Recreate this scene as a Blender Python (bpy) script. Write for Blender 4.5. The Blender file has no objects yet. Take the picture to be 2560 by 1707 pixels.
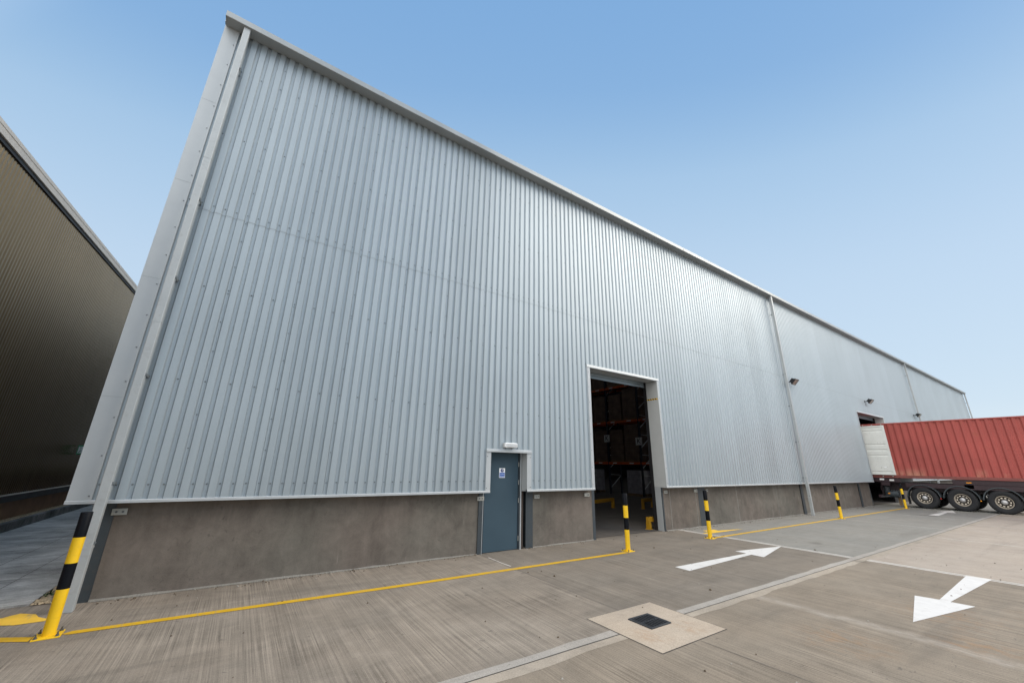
import bpy, math, random
from mathutils import Vector, Matrix
R = math.radians
random.seed(7)
S = bpy.context.scene
COL = S.collection

# ------------------------------------------------------------------ camera
cd = bpy.data.cameras.new("camera")
cam = bpy.data.objects.new("camera", cd); COL.objects.link(cam)
F = Vector((0.5265, 0.7954, 0.3002)).normalized()
U = Vector((-0.181, -0.2401, 0.9537)); U = (U - F * U.dot(F)).normalized()
RT = F.cross(U)
cam.matrix_world = Matrix(((RT.x, U.x, -F.x, 0), (RT.y, U.y, -F.y, 0), (RT.z, U.z, -F.z, 1.8), (0, 0, 0, 1)))
cd.sensor_width = 36; cd.sensor_fit = 'HORIZONTAL'; cd.lens = 971.0 / 2560 * 36
cd.clip_start = 0.05; cd.clip_end = 6000
S.camera = cam

# ------------------------------------------------------------------ light
SUN_EL, SUN_AZ, EXPO = 37.0, 117.0, 0.6          # azimuth clockwise from +Y
w = bpy.data.worlds.new("World"); S.world = w; w.use_nodes = True
nt = w.node_tree; nt.nodes.clear()
sky = nt.nodes.new('ShaderNodeTexSky'); sky.sky_type = 'NISHITA'; sky.sun_disc = False
sky.sun_elevation = R(SUN_EL); sky.sun_rotation = R(SUN_AZ)
sky.altitude = 0; sky.air_density = 1.0; sky.dust_density = 1.0; sky.ozone_density = 1.0
# thin bright haze over the clear sky, thicker towards the horizon
tc = nt.nodes.new('ShaderNodeTexCoord'); sx = nt.nodes.new('ShaderNodeSeparateXYZ'); nt.links.new(tc.outputs['Generated'], sx.inputs[0])
hz = nt.nodes.new('ShaderNodeValToRGB'); hz.color_ramp.interpolation = 'B_SPLINE'; e = hz.color_ramp.elements
for i, (p, c) in enumerate(((0.0, (0.78, 0.86, 0.92)), (0.14, (0.59, 0.735, 0.862)), (0.42, (0.535, 0.69, 0.87)), (0.64, (0.385, 0.58, 0.80)), (0.77, (0.235, 0.435, 0.73)), (1.0, (0.18, 0.38, 0.70)))):
    el = e[i] if i < 2 else e.new(p)
    el.position = p; el.color = (*c, 1)
ax = nt.nodes.new('ShaderNodeVectorMath'); ax.operation = 'DOT_PRODUCT'; ax.inputs[1].default_value = (math.sin(R(123)), math.cos(R(123)), 0)
nt.links.new(tc.outputs['Generated'], ax.inputs[0])
def mth(op, a, b):
    m_ = nt.nodes.new('ShaderNodeMath'); m_.operation = op
    for i, v in enumerate((a, b)):
        if isinstance(v, float): m_.inputs[i].default_value = v
        else: nt.links.new(v, m_.inputs[i])
    return m_.outputs[0]
q_ = mth('ADD', mth('MULTIPLY', mth('MULTIPLY', ax.outputs['Value'], ax.outputs['Value']), 0.38), 1.0)
nt.links.new(mth('MULTIPLY', sx.outputs[2], q_), hz.inputs[0])      # the haze thins out sooner to either side
sc = nt.nodes.new('ShaderNodeVectorMath'); sc.operation = 'SCALE'; sc.inputs['Scale'].default_value = 1 / (0.15 * 2 ** EXPO)
nt.links.new(hz.outputs[0], sc.inputs[0])
mx = nt.nodes.new('ShaderNodeMix'); mx.data_type = 'RGBA'; mx.inputs[0].default_value = 0.97
nt.links.new(sky.outputs[0], mx.inputs[6]); nt.links.new(sc.outputs[0], mx.inputs[7])
sv = Vector((math.sin(R(SUN_AZ)) * math.cos(R(SUN_EL)), math.cos(R(SUN_AZ)) * math.cos(R(SUN_EL)), math.sin(R(SUN_EL))))
# bright white cloud added in the unseen sky behind left, filling the shaded sides
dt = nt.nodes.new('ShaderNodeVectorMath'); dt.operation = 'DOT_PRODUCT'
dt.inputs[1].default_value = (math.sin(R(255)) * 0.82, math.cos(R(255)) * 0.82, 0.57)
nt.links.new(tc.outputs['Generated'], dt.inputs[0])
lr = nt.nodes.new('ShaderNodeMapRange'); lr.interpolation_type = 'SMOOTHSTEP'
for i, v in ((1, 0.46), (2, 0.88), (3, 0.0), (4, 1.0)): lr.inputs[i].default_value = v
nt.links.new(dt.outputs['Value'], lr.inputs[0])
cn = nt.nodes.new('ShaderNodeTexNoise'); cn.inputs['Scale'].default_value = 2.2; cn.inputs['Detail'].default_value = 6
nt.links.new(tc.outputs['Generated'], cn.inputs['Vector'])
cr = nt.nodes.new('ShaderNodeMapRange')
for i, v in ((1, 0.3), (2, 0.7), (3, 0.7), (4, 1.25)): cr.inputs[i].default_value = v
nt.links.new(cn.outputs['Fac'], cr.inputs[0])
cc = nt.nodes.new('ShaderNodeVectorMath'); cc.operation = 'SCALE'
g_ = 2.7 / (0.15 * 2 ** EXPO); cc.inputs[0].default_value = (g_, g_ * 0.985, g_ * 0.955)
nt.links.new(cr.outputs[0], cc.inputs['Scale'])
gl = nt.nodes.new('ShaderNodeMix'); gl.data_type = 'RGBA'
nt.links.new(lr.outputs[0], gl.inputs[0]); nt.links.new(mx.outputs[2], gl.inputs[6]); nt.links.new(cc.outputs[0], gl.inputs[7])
bg = nt.nodes.new('ShaderNodeBackground'); bg.inputs['Strength'].default_value = 0.15
wo = nt.nodes.new('ShaderNodeOutputWorld')
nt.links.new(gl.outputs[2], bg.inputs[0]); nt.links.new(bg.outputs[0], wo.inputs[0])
sd = bpy.data.lights.new("sun", 'SUN'); sd.energy = 1.75; sd.angle = R(40); sd.color = (1.0, 0.89, 0.75)     # sun veiled by bright haze: very soft edges
so = bpy.data.objects.new("sun", sd); COL.objects.link(so)
so.rotation_euler = sv.to_track_quat('Z', 'Y').to_euler(); so.location = sv * 60 + Vector((0, 0, 5))
S.view_settings.view_transform = 'Standard'; S.view_settings.look = 'None'
S.view_settings.exposure = EXPO; S.view_settings.gamma = 1.0
S.view_settings.use_curve_mapping = False
S.render.engine = 'CYCLES'
S.cycles.max_bounces = 8; S.cycles.diffuse_bounces = 5

# ------------------------------------------------------------------ helpers
def hx(r, g, b):
    f = lambda c: (c / 255 / 12.92) if c / 255 <= 0.04045 else ((c / 255 + 0.055) / 1.055) ** 2.4
    return (f(r), f(g), f(b), 1)

class MB:
    def __init__(s): s.v = []; s.f = []; s.m = []; s.sm = []
    def add(s, vs, fs, m=0, smooth=False):
        o = len(s.v); s.v += [tuple(p) for p in vs]
        for f in fs: s.f.append([i + o for i in f]); s.m.append(m); s.sm.append(smooth)
    def box(s, x0, x1, y0, y1, z0, z1, m=0):
        vs = [(x0, y0, z0), (x1, y0, z0), (x1, y1, z0), (x0, y1, z0), (x0, y0, z1), (x1, y0, z1), (x1, y1, z1), (x0, y1, z1)]
        s.add(vs, [(0, 3, 2, 1), (4, 5, 6, 7), (0, 1, 5, 4), (1, 2, 6, 5), (2, 3, 7, 6), (3, 0, 4, 7)], m)
    def obox(s, c, ax, ay, az, m=0):      # oriented box: centre and three half-axis vectors
        c, ax, ay, az = map(Vector, (c, ax, ay, az))
        vs = [c + ax * i + ay * j + az * k for k in (-1, 1) for i, j in ((-1, -1), (1, -1), (1, 1), (-1, 1))]
        s.add(vs, [(0, 3, 2, 1), (4, 5, 6, 7), (0, 1, 5, 4), (1, 2, 6, 5), (2, 3, 7, 6), (3, 0, 4, 7)], m)
    def bar(s, p, q, wdt, h=None, m=0):
        p, q = Vector(p), Vector(q); d = (q - p); L = d.length; d = d / L
        up = Vector((0, 0, 1)) if abs(d.z) < 0.9 else Vector((0, 1, 0))
        a = d.cross(up).normalized(); b = a.cross(d).normalized(); h = h or wdt
        s.obox((p + q) / 2, a * wdt / 2, d * L / 2, b * h / 2, m)
    def cyl(s, p, q, r, n=16, m=0, r2=None, caps=True):
        p, q = Vector(p), Vector(q); d = (q - p).normalized(); r2 = r if r2 is None else r2
        up = Vector((0, 0, 1)) if abs(d.z) < 0.9 else Vector((1, 0, 0))
        a = d.cross(up).normalized(); b = d.cross(a).normalized()
        c = [(math.cos(2 * math.pi * i / n), math.sin(2 * math.pi * i / n)) for i in range(n)]
        vs = [p + (a * x + b * y) * r for x, y in c] + [q + (a * x + b * y) * r2 for x, y in c]
        s.add(vs, [(i, (i + 1) % n, (i + 1) % n + n, i + n) for i in range(n)], m, True)
        if caps:
            s.add(vs[:n], [list(range(n))[::-1]], m); s.add(vs[n:], [list(range(n))], m)
    def lathe(s, c, axis, prof, n=32, m=0, mats=None):   # prof: (radius, distance along axis)
        c, d = Vector(c), Vector(axis).normalized()
        up = Vector((0, 0, 1)) if abs(d.z) < 0.9 else Vector((1, 0, 0))
        a = d.cross(up).normalized(); b = d.cross(a).normalized()
        vs = []
        for r, t in prof:
            for i in range(n):
                an = 2 * math.pi * i / n; vs.append(c + d * t + (a * math.cos(an) + b * math.sin(an)) * r)
        for k in range(len(prof) - 1):
            o = len(s.v) if k == 0 else o
            if k == 0: s.v += [tuple(p) for p in vs]
            for i in range(n):
                j = (i + 1) % n
                s.f.append([o + k * n + i, o + k * n + j, o + (k + 1) * n + j, o + (k + 1) * n + i])
                s.m.append(mats[k] if mats else m); s.sm.append(True)
    def prism(s, poly, z0, z1, m=0):
        n = len(poly); vs = [(x, y, z0) for x, y in poly] + [(x, y, z1) for x, y in poly]
        s.add(vs, [list(range(n))[::-1], [i + n for i in range(n)]] + [(i, (i + 1) % n, (i + 1) % n + n, i + n) for i in range(n)], m)
    def prof_x(s, poly, x0, x1, m=0):     # (y, z) outline swept along X
        n = len(poly); vs = [(x0, y, z) for y, z in poly] + [(x1, y, z) for y, z in poly]
        s.add(vs, [list(range(n)), [i + n for i in range(n)][::-1]] + [(i, i + n, (i + 1) % n + n, (i + 1) % n) for i in range(n)], m)
    def clusters(s):                      # far-apart pieces: each becomes an object of its own
        p = list(range(len(s.v)))
        def find(a):
            while p[a] != a: p[a] = p[p[a]]; a = p[a]
            return a
        for f in s.f:
            r0 = find(f[0])
            for i in f[1:]: p[find(i)] = r0
        box = {}
        for f in s.f:
            r0 = find(f[0]); b = box.setdefault(r0, [[1e9] * 3, [-1e9] * 3])
            for i in f:
                for k in range(3): b[0][k] = min(b[0][k], s.v[i][k]); b[1][k] = max(b[1][k], s.v[i][k])
        ks = list(box)
        if len(ks) < 2 or len(ks) > 260: return None
        q = {k: k for k in ks}
        def fq(a):
            while q[a] != a: a = q[a]
            return a
        sz = {k: max(box[k][1][i] - box[k][0][i] for i in range(3)) for k in ks}
        for i, a in enumerate(ks):
            for b in ks[i + 1:]:
                g = math.sqrt(sum(max(0, box[a][0][k] - box[b][1][k], box[b][0][k] - box[a][1][k]) ** 2 for k in range(3)))
                if g <= max(0.02, 0.5 * max(sz[a], sz[b])):
                    ra, rb = fq(a), fq(b)
                    if ra != rb: q[rb] = ra
        gr = {}
        for j, f in enumerate(s.f): gr.setdefault(fq(find(f[0])), []).append(j)
        return list(gr.values()) if len(gr) > 1 else None
    def build(s, name, mats, parent=None, loc=None, bevel=0, rot=None):
        cl_ = s.clusters() if parent is not None else None
        if cl_:
            outs = []
            for fl_ in cl_:
                n_ = MB(); mp = {}
                for j in fl_:
                    ff = []
                    for i in s.f[j]:
                        if i not in mp: mp[i] = len(n_.v); n_.v.append(s.v[i])
                        ff.append(mp[i])
                    n_.f.append(ff); n_.m.append(s.m[j]); n_.sm.append(s.sm[j])
                outs.append(n_.build1(name, mats, parent, loc, bevel, rot))
            return outs[0]
        return s.build1(name, mats, parent, loc, bevel, rot)
    def build1(s, name, mats, parent=None, loc=None, bevel=0, rot=None):
        me = bpy.data.meshes.new(name); me.from_pydata(s.v, [], s.f)
        for mt in (mats if isinstance(mats, (list, tuple)) else [mats]): me.materials.append(mt)
        me.polygons.foreach_set('material_index', s.m); me.polygons.foreach_set('use_smooth', s.sm)
        me.update()
        o = bpy.data.objects.new(name, me); COL.objects.link(o)
        if loc is not None: o.location = loc
        if rot is not None: o.rotation_euler = rot
        if parent is not None:
            o.parent = parent
            if loc is None and parent.get('world_built'): o.location = -Vector(parent.get('world_built'))
        if bevel:
            b = o.modifiers.new('bevel', 'BEVEL'); b.width = bevel; b.segments = 2; b.limit_method = 'ANGLE'; b.angle_limit = R(40)
        return o

def tag(o, label=None, cat=None, group=None, kind=None):
    if label: o['label'] = label
    if cat: o['category'] = cat
    if group: o['group'] = group
    if kind: o['kind'] = kind
    return o
def thing(name, loc, label, cat, group=None, world=False, rz=0):
    o = bpy.data.objects.new(name, None); COL.objects.link(o); o.location = loc; o.rotation_euler = (0, 0, rz)
    o.empty_display_size = 0.3
    if world: o['world_built'] = list(loc)
    return tag(o, label, cat, group)
def copy_tree(o, parent=None):
    c = o.copy(); COL.objects.link(c); c.parent = parent
    for ch in o.children: copy_tree(ch, c)
    return c
def text_part(name, txt, size, mat, parent, loc, rot, depth=0.001):
    cu = bpy.data.curves.new(name, 'FONT'); cu.body = txt; cu.size = size; cu.extrude = depth
    cu.align_x = 'CENTER'; cu.align_y = 'CENTER'
    t = bpy.data.objects.new(name, cu); COL.objects.link(t)
    bpy.context.view_layer.update()
    me = bpy.data.meshes.new_from_object(t.evaluated_get(bpy.context.evaluated_depsgraph_get()))
    bpy.data.objects.remove(t); bpy.data.curves.remove(cu)
    me.materials.clear(); me.materials.append(mat); me.name = name
    o = bpy.data.objects.new(name, me); COL.objects.link(o); o.parent = parent; o.location = loc; o.rotation_euler = rot
    return o

# ------------------------------------------------------------------ materials
class NT:
    def __init__(s, name):
        s.mat = bpy.data.materials.new(name); s.mat.use_nodes = True; s.t = s.mat.node_tree
        s.b = s.t.nodes['Principled BSDF']; s.co = None
    def n(s, ty, **k):
        nd = s.t.nodes.new(ty)
        for a, v in k.items(): setattr(nd, a, v)
        return nd
    def l(s, a, b): s.t.links.new(a, b)
    def coords(s, scale=(1, 1, 1), rot=(0, 0, 0)):
        g = s.n('ShaderNodeTexCoord'); mp = s.n('ShaderNodeMapping'); mp.inputs['Scale'].default_value = scale
        mp.inputs['Rotation'].default_value = rot
        s.l(g.outputs['Object'], mp.inputs[0]); return mp.outputs[0]
    def noise(s, scale, vec, detail=4, rough=0.55, dist=0):
        nd = s.n('ShaderNodeTexNoise'); nd.inputs['Scale'].default_value = scale; nd.inputs['Detail'].default_value = detail
        nd.inputs['Roughness'].default_value = rough; nd.inputs['Distortion'].default_value = dist
        s.l(vec, nd.inputs['Vector']); return nd.outputs['Fac']
    def ramp(s, fac, stops):
        r = s.n('ShaderNodeValToRGB'); e = r.color_ramp.elements
        while len(e) < len(stops): e.new(0.5)
        for el, (p, c) in zip(e, stops): el.position = p; el.color = c if len(c) == 4 else (*c, 1)
        s.l(fac, r.inputs[0]); return r.outputs[0]
    def rng(s, v, a, b, c, d):
        m = s.n('ShaderNodeMapRange'); m.inputs[1].default_value = a; m.inputs[2].default_value = b
        m.inputs[3].default_value = c; m.inputs[4].default_value = d; s.l(v, m.inputs[0]); return m.outputs[0]
    def math(s, op, a, b=None):
        m = s.n('ShaderNodeMath', operation=op)
        for i, x in enumerate((a, b)):
            if x is None: continue
            if isinstance(x, (int, float)): m.inputs[i].default_value = x
            else: s.l(x, m.inputs[i])
        return m.outputs[0]
    def mix(s, fac, a, b, mode='MIX'):
        m = s.n('ShaderNodeMix', data_type='RGBA', blend_type=mode)
        for i, x in ((0, fac), (6, a), (7, b)):
            if isinstance(x, (int, float)): m.inputs[i].default_value = x
            elif isinstance(x, tuple): m.inputs[i].default_value = x
            else: s.l(x, m.inputs[i])
        return m.outputs[2]
    def scale_col(s, col, fac):           # colour * scalar
        c = s.n('ShaderNodeCombineColor'); 
        for i in range(3): s.l(fac, c.inputs[i])
        return s.mix(1.0, col, c.outputs[0], 'MULTIPLY')
    def bump(s, h, strength=0.3, dist=0.01):
        b = s.n('ShaderNodeBump'); b.inputs['Strength'].default_value = strength; b.inputs['Distance'].default_value = dist
        s.l(h, b.inputs['Height']); s.l(b.outputs[0], s.b.inputs['Normal'])
    def base(s, c):
        if isinstance(c, tuple): s.b.inputs['Base Color'].default_value = c
        else: s.l(c, s.b.inputs['Base Color'])
    def set(s, rough=0.5, metal=0.0, spec=0.5):
        s.b.inputs['Roughness'].default_value = rough; s.b.inputs['Metallic'].default_value = metal
        s.b.inputs['Specular IOR Level'].default_value = spec; return s.mat

def painted(name, col, rough=0.45, metal=0.0, var=0.10, dirt=0.0, dirtcol=(0.10, 0.08, 0.06, 1), scale=3, bump=0.0, spec=0.5):
    m = NT(name); v = m.coords()
    f = m.noise(scale, v, 5); c = m.scale_col(col, m.rng(f, 0.25, 0.75, 1 - var, 1 + var))
    if dirt:
        d = m.noise(scale * 4, v, 6, 0.65, 0.4)
        c = m.mix(m.math('MULTIPLY', m.rng(d, 0.52, 0.72, 0, 1), dirt), c, dirtcol)
    m.base(c)
    r = m.rng(f, 0.2, 0.8, rough - 0.06, rough + 0.08); m.l(r, m.b.inputs['Roughness'])
    if bump: m.bump(m.noise(90, v, 3), bump, 0.003)
    m.b.inputs['Metallic'].default_value = metal; m.b.inputs['Specular IOR Level'].default_value = spec
    return m.mat

def concrete(name, col, streak=0.16, blotch=0.14, along='Y', pale=None, rust=()):
    m = NT(name)
    sc = (42, 0.30, 1) if along == 'Y' else (0.5, 30, 1)
    sc2 = (95, 1.1, 1) if along == 'Y' else (2, 75, 1)
    sc3 = (4, 0.30, 1) if along == 'Y' else (0.35, 5, 1)
    v0 = m.coords()
    s1 = m.noise(1, m.coords(sc), 2, 0.6); s2 = m.noise(1, m.coords(sc2), 2, 0.5); s3 = m.noise(1, m.coords(sc3), 3, 0.6)
    b1 = m.noise(0.7, v0, 5, 0.62, 0.6); b2 = m.noise(2.4, m.coords((0.8, 1.3, 1)), 6, 0.7, 0.5); g = m.noise(70, v0, 3, 0.8)
    # broom lines come and go: strong in some patches, rubbed smooth in others
    amp = m.rng(m.noise(1.1, v0, 3), 0.35, 0.65, 0.35, 1.5)
    t = m.math('ADD', m.rng(s1, 0.32, 0.68, -streak * 1.3, streak * 1.3), m.rng(s2, 0.3, 0.7, -streak * 1.2, streak * 1.2))
    t = m.math('MULTIPLY', t, amp)
    t = m.math('ADD', t, m.rng(s3, 0.3, 0.7, -streak * 0.55, streak * 0.55))
    t = m.math('ADD', t, m.rng(b1, 0.3, 0.7, -blotch, blotch))
    t = m.math('ADD', t, m.rng(b2, 0.3, 0.7, -blotch * 0.9, blotch * 0.9))
    t = m.math('ADD', t, m.rng(g, 0.3, 0.7, -0.2, 0.2))
    t = m.math('ADD', t, 1.0)
    c = m.scale_col(col, t)
    # dark scuffs and small pits
    pit = m.noise(9, m.coords((1, 1.8, 1)), 3, 0.5, 0.6)
    c = m.mix(m.rng(pit, 0.69, 0.73, 0, 0.6), c, (0.10, 0.09, 0.08, 1))
    ty = m.noise(1, m.coords((0.22, 1.9, 1), (0, 0, 0.10)), 4, 0.6, 0.7)
    c = m.mix(m.rng(ty, 0.56, 0.72, 0, 0.28), c, (0.085, 0.078, 0.07, 1))
    oil = m.noise(1.3, m.coords((1, 1, 1)), 2, 0.4, 0.2); c = m.mix(m.rng(oil, 0.70, 0.78, 0, 0.35), c, (0.07, 0.064, 0.058, 1))
    hue = m.noise(0.9, v0, 3); c = m.mix(m.rng(hue, 0.35, 0.7, 0, 0.22), c, m.mix(1.0, c, (1.0, 0.90, 0.80, 1), 'MULTIPLY'))
    for (rx, ry, rr) in rust:
        vm = m.n('ShaderNodeVectorMath', operation='DISTANCE'); m.l(v0, vm.inputs[0]); vm.inputs[1].default_value = (rx, ry, 0)
        near = m.rng(vm.outputs['Value'], rr, 0.0, 0, 1)
        rn = m.noise(5, m.coords((2.2, 1.0, 1)), 5, 0.7, 0.8)
        c = m.mix(m.math('MULTIPLY', m.math('MULTIPLY', near, m.rng(rn, 0.45, 0.7, 0, 1)), 0.75), c, (0.30, 0.17, 0.08, 1))
    if pale:                              # soft rubbed strip of pale laitance along Y at x = pale
        sxp = m.n('ShaderNodeSeparateXYZ'); m.l(v0, sxp.inputs[0])
        wob = m.rng(m.noise(1.4, v0, 5, 0.7), 0.2, 0.8, -0.14, 0.14)
        d_ = m.math('ABSOLUTE', m.math('SUBTRACT', m.math('ADD', sxp.outputs[0], wob), pale))
        k_ = m.math('MULTIPLY', m.rng(d_, 0.17, 0.03, 0, 1), m.rng(m.noise(3, m.coords((6, 1.6, 1)), 5, 0.75), 0.35, 0.7, 0.0, 0.62))
        c = m.mix(k_, c, (0.42, 0.39, 0.35, 1))
    m.base(c)
    m.bump(m.math('ADD', m.math('ADD', s1, m.math('MULTIPLY', s2, 1.2)), m.math('MULTIPLY', g, 0.5)), 0.35, 0.006)
    return m.set(0.88, 0, 0.3)

M = {}
M['bay_a'] = concrete('concrete_bay_warm', (0.228, 0.199, 0.166, 1), 0.14, 0.17)
M['bay_b'] = concrete('concrete_bay_mid', (0.186, 0.163, 0.136, 1), 0.11, 0.12)
M['bay_c'] = concrete('concrete_bay_grey', (0.222, 0.216, 0.198, 1), 0.07, 0.08)
M['bay_d'] = concrete('concrete_bay_tan', (0.222, 0.189, 0.150, 1), 0.13, 0.12, pale=6.72, rust=((9.0, 0.55, 0.9), (8.1, 1.75, 0.8), (5.9, 2.2, 0.6), (7.0, 1.3, 0.6)))
M['bay_e'] = concrete('concrete_bay_pink', (0.345, 0.300, 0.256, 1), 0.07, 0.08)
M['alley'] = concrete('alley_paving_grey', (0.46, 0.46, 0.445, 1), 0.20, 0.34, 'X')
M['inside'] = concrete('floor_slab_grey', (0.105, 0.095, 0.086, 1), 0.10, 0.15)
M['drain_band'] = concrete('concrete_band_pale', (0.335, 0.315, 0.288, 1), 0.04, 0.10)
M['drain_band2'] = concrete('concrete_band_buff', (0.335, 0.295, 0.245, 1), 0.04, 0.14)
M['patch'] = concrete('concrete_patch_buff', (0.400, 0.340, 0.275, 1), 0.03, 0.09, rust=((4.15, 3.38, 0.3), (4.75, 3.3, 0.25)))
M['joint'] = painted('joint_sealant_dark', (0.055, 0.05, 0.045, 1), 0.9, var=0.5, scale=9)
M['joint_thin'] = painted('joint_line_grey', (0.135, 0.12, 0.105, 1), 0.9, var=0.35, scale=12)
M['laitance'] = painted('joint_edge_pale', (0.62, 0.59, 0.55, 1), 0.9, var=0.22, scale=6)
def road_paint(name, col, wear=0.3, under=(0.28, 0.25, 0.22, 1)):
    m = NT(name); v = m.coords()
    a = m.noise(1.0, m.coords((40, 2.0, 1)), 4, 0.7); b = m.noise(3.5, v, 5, 0.7, 0.5)
    k = m.math('MULTIPLY', m.rng(m.math('ADD', a, b), 1.06, 1.34, 0, 1), wear)
    c = m.scale_col(col, m.rng(m.noise(7, v, 4), 0.3, 0.7, 0.94, 1.05))
    m.base(m.mix(k, c, under)); m.bump(a, 0.2, 0.003); return m.set(0.62, 0, 0.4)
M['white_paint'] = road_paint('road_paint_white', (0.64, 0.632, 0.62, 1), 0.75)
M['old_paint'] = road_paint('road_paint_grey', (0.62, 0.60, 0.57, 1), 0.8)
M['grey_bar'] = road_paint('road_paint_blackened', (0.12, 0.115, 0.11, 1), 0.6)
M['yellow_line'] = road_paint('road_paint_yellow', (0.60, 0.36, 0.012, 1), 0.75)
M['yellow_spray'] = road_paint('road_paint_orange', (0.80, 0.50, 0.05, 1), 0.9)
M['kerb'] = concrete('kerb_stone', (0.17, 0.17, 0.165, 1), 0.1, 0.5, 'X')
M['ground'] = painted('ground_far', (0.24, 0.22, 0.19, 1), 0.95, var=0.2, scale=0.05)

def cladding(name, col, metal, rough, var=0.05, streaky=0.05, dent=0.07):
    m = NT(name); v = m.coords()
    panel = m.n('ShaderNodeTexWhiteNoise', noise_dimensions='1D')
    sx = m.n('ShaderNodeSeparateXYZ'); m.l(v, sx.inputs[0])
    m.l(m.math('FLOOR', m.math('DIVIDE', m.math('ADD', sx.outputs[0], 0.68), 0.9882)), panel.inputs['W'])
    f = m.rng(panel.outputs[0], 0, 1, 1 - var, 1 + var * 0.6)
    st = m.noise(1, m.coords((9, 9, 0.22)), 5, 0.65); f = m.math('ADD', f, m.rng(st, 0.3, 0.7, -streaky, streaky))
    lg = m.noise(0.5, v, 4); f = m.math('ADD', f, m.rng(lg, 0.3, 0.7, -0.03, 0.03))
    c = m.scale_col(col, f)
    dr = m.noise(1, m.coords((16, 16, 1.1)), 4, 0.6, 0.3)
    c = m.mix(m.rng(dr, 0.72, 0.82, 0, 0.35), c, (0.16, 0.16, 0.15, 1))
    m.base(c); m.l(m.rng(st, 0.2, 0.8, rough - 0.05, rough + 0.08), m.b.inputs['Roughness'])
    if dent: m.bump(m.noise(2.2, m.coords((1, 1, 0.35)), 2), dent, 0.02)
    m.b.inputs['Metallic'].default_value = metal
    return m.mat
M['clad'] = cladding('cladding_silver', (0.375, 0.430, 0.468, 1), 0.48, 0.42)
M['trim'] = painted('trim_silver', (0.46, 0.49, 0.51, 1), 0.42, 0.30, 0.05)
M['trim_dark'] = painted('reveal_grey', (0.46, 0.48, 0.485, 1), 0.45, 0.1, 0.05)
M['gutter'] = painted('gutter_silver', (0.36, 0.39, 0.405, 1), 0.4, 0.35, 0.07, scale=1.5)
M['pipe'] = painted('downpipe_grey', (0.41, 0.44, 0.455, 1), 0.42, 0.3, 0.06, dirt=0.25, dirtcol=(0.22, 0.21, 0.20, 1))
M['screw'] = painted('screw_zinc', (0.20, 0.22, 0.23, 1), 0.4, 0.5, 0.1)
M['seam'] = painted('lap_edge', (0.22, 0.24, 0.25, 1), 0.6, 0.1, 0.1)
M['steel_dark'] = painted('column_blue_grey', (0.040, 0.052, 0.062, 1), 0.5, 0.0, 0.12, dirt=0.3)
M['door_leaf'] = painted('door_slate_blue', (0.045, 0.078, 0.105, 1), 0.55, 0.0, 0.06, spec=0.25)
M['door_frame'] = painted('door_frame_slate', (0.020, 0.030, 0.040, 1), 0.55)
M['galv'] = painted('galvanised_plate', (0.38, 0.385, 0.36, 1), 0.5, 0.3, 0.12, scale=14)
M['black'] = painted('black_plastic', (0.012, 0.012, 0.014, 1), 0.5)
M['brown_gap'] = painted('gap_brown', (0.045, 0.032, 0.026, 1), 0.8)
M['shutter'] = painted('shutter_steel', (0.30, 0.37, 0.42, 1), 0.32, 0.5, 0.08)
M['white'] = painted('white_plastic', (0.82, 0.84, 0.86, 1), 0.4, var=0.03)
M['sign_blue'] = painted('sign_blue', (0.012, 0.10, 0.42, 1), 0.4, var=0.03)
M['sign_dark_blue'] = painted('sign_navy', (0.008, 0.03, 0.16, 1), 0.4, var=0.03)
M['yellow'] = painted('bollard_yellow', (0.80, 0.50, 0.008, 1), 0.45, 0, 0.05, dirt=0.25, dirtcol=(0.40, 0.25, 0.03, 1), scale=5)
M['guard_yellow'] = painted('guard_rail_yellow', (0.42, 0.22, 0.008, 1), 0.55, 0, 0.1, dirt=0.4)
M['blackband'] = painted('bollard_black', (0.004, 0.005, 0.008, 1), 0.5, 0, 0.2, scale=6, spec=0.12)
M['bolt'] = painted('bolt_steel', (0.14, 0.15, 0.16, 1), 0.4, 0.7, 0.2)
M['iron'] = painted('cast_iron', (0.045, 0.05, 0.058, 1), 0.5, 0.5, 0.2, scale=14, bump=0.3)
M['pit_shade'] = painted('drain_pit_shade', (0.006, 0.006, 0.006, 1), 0.95)
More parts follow.
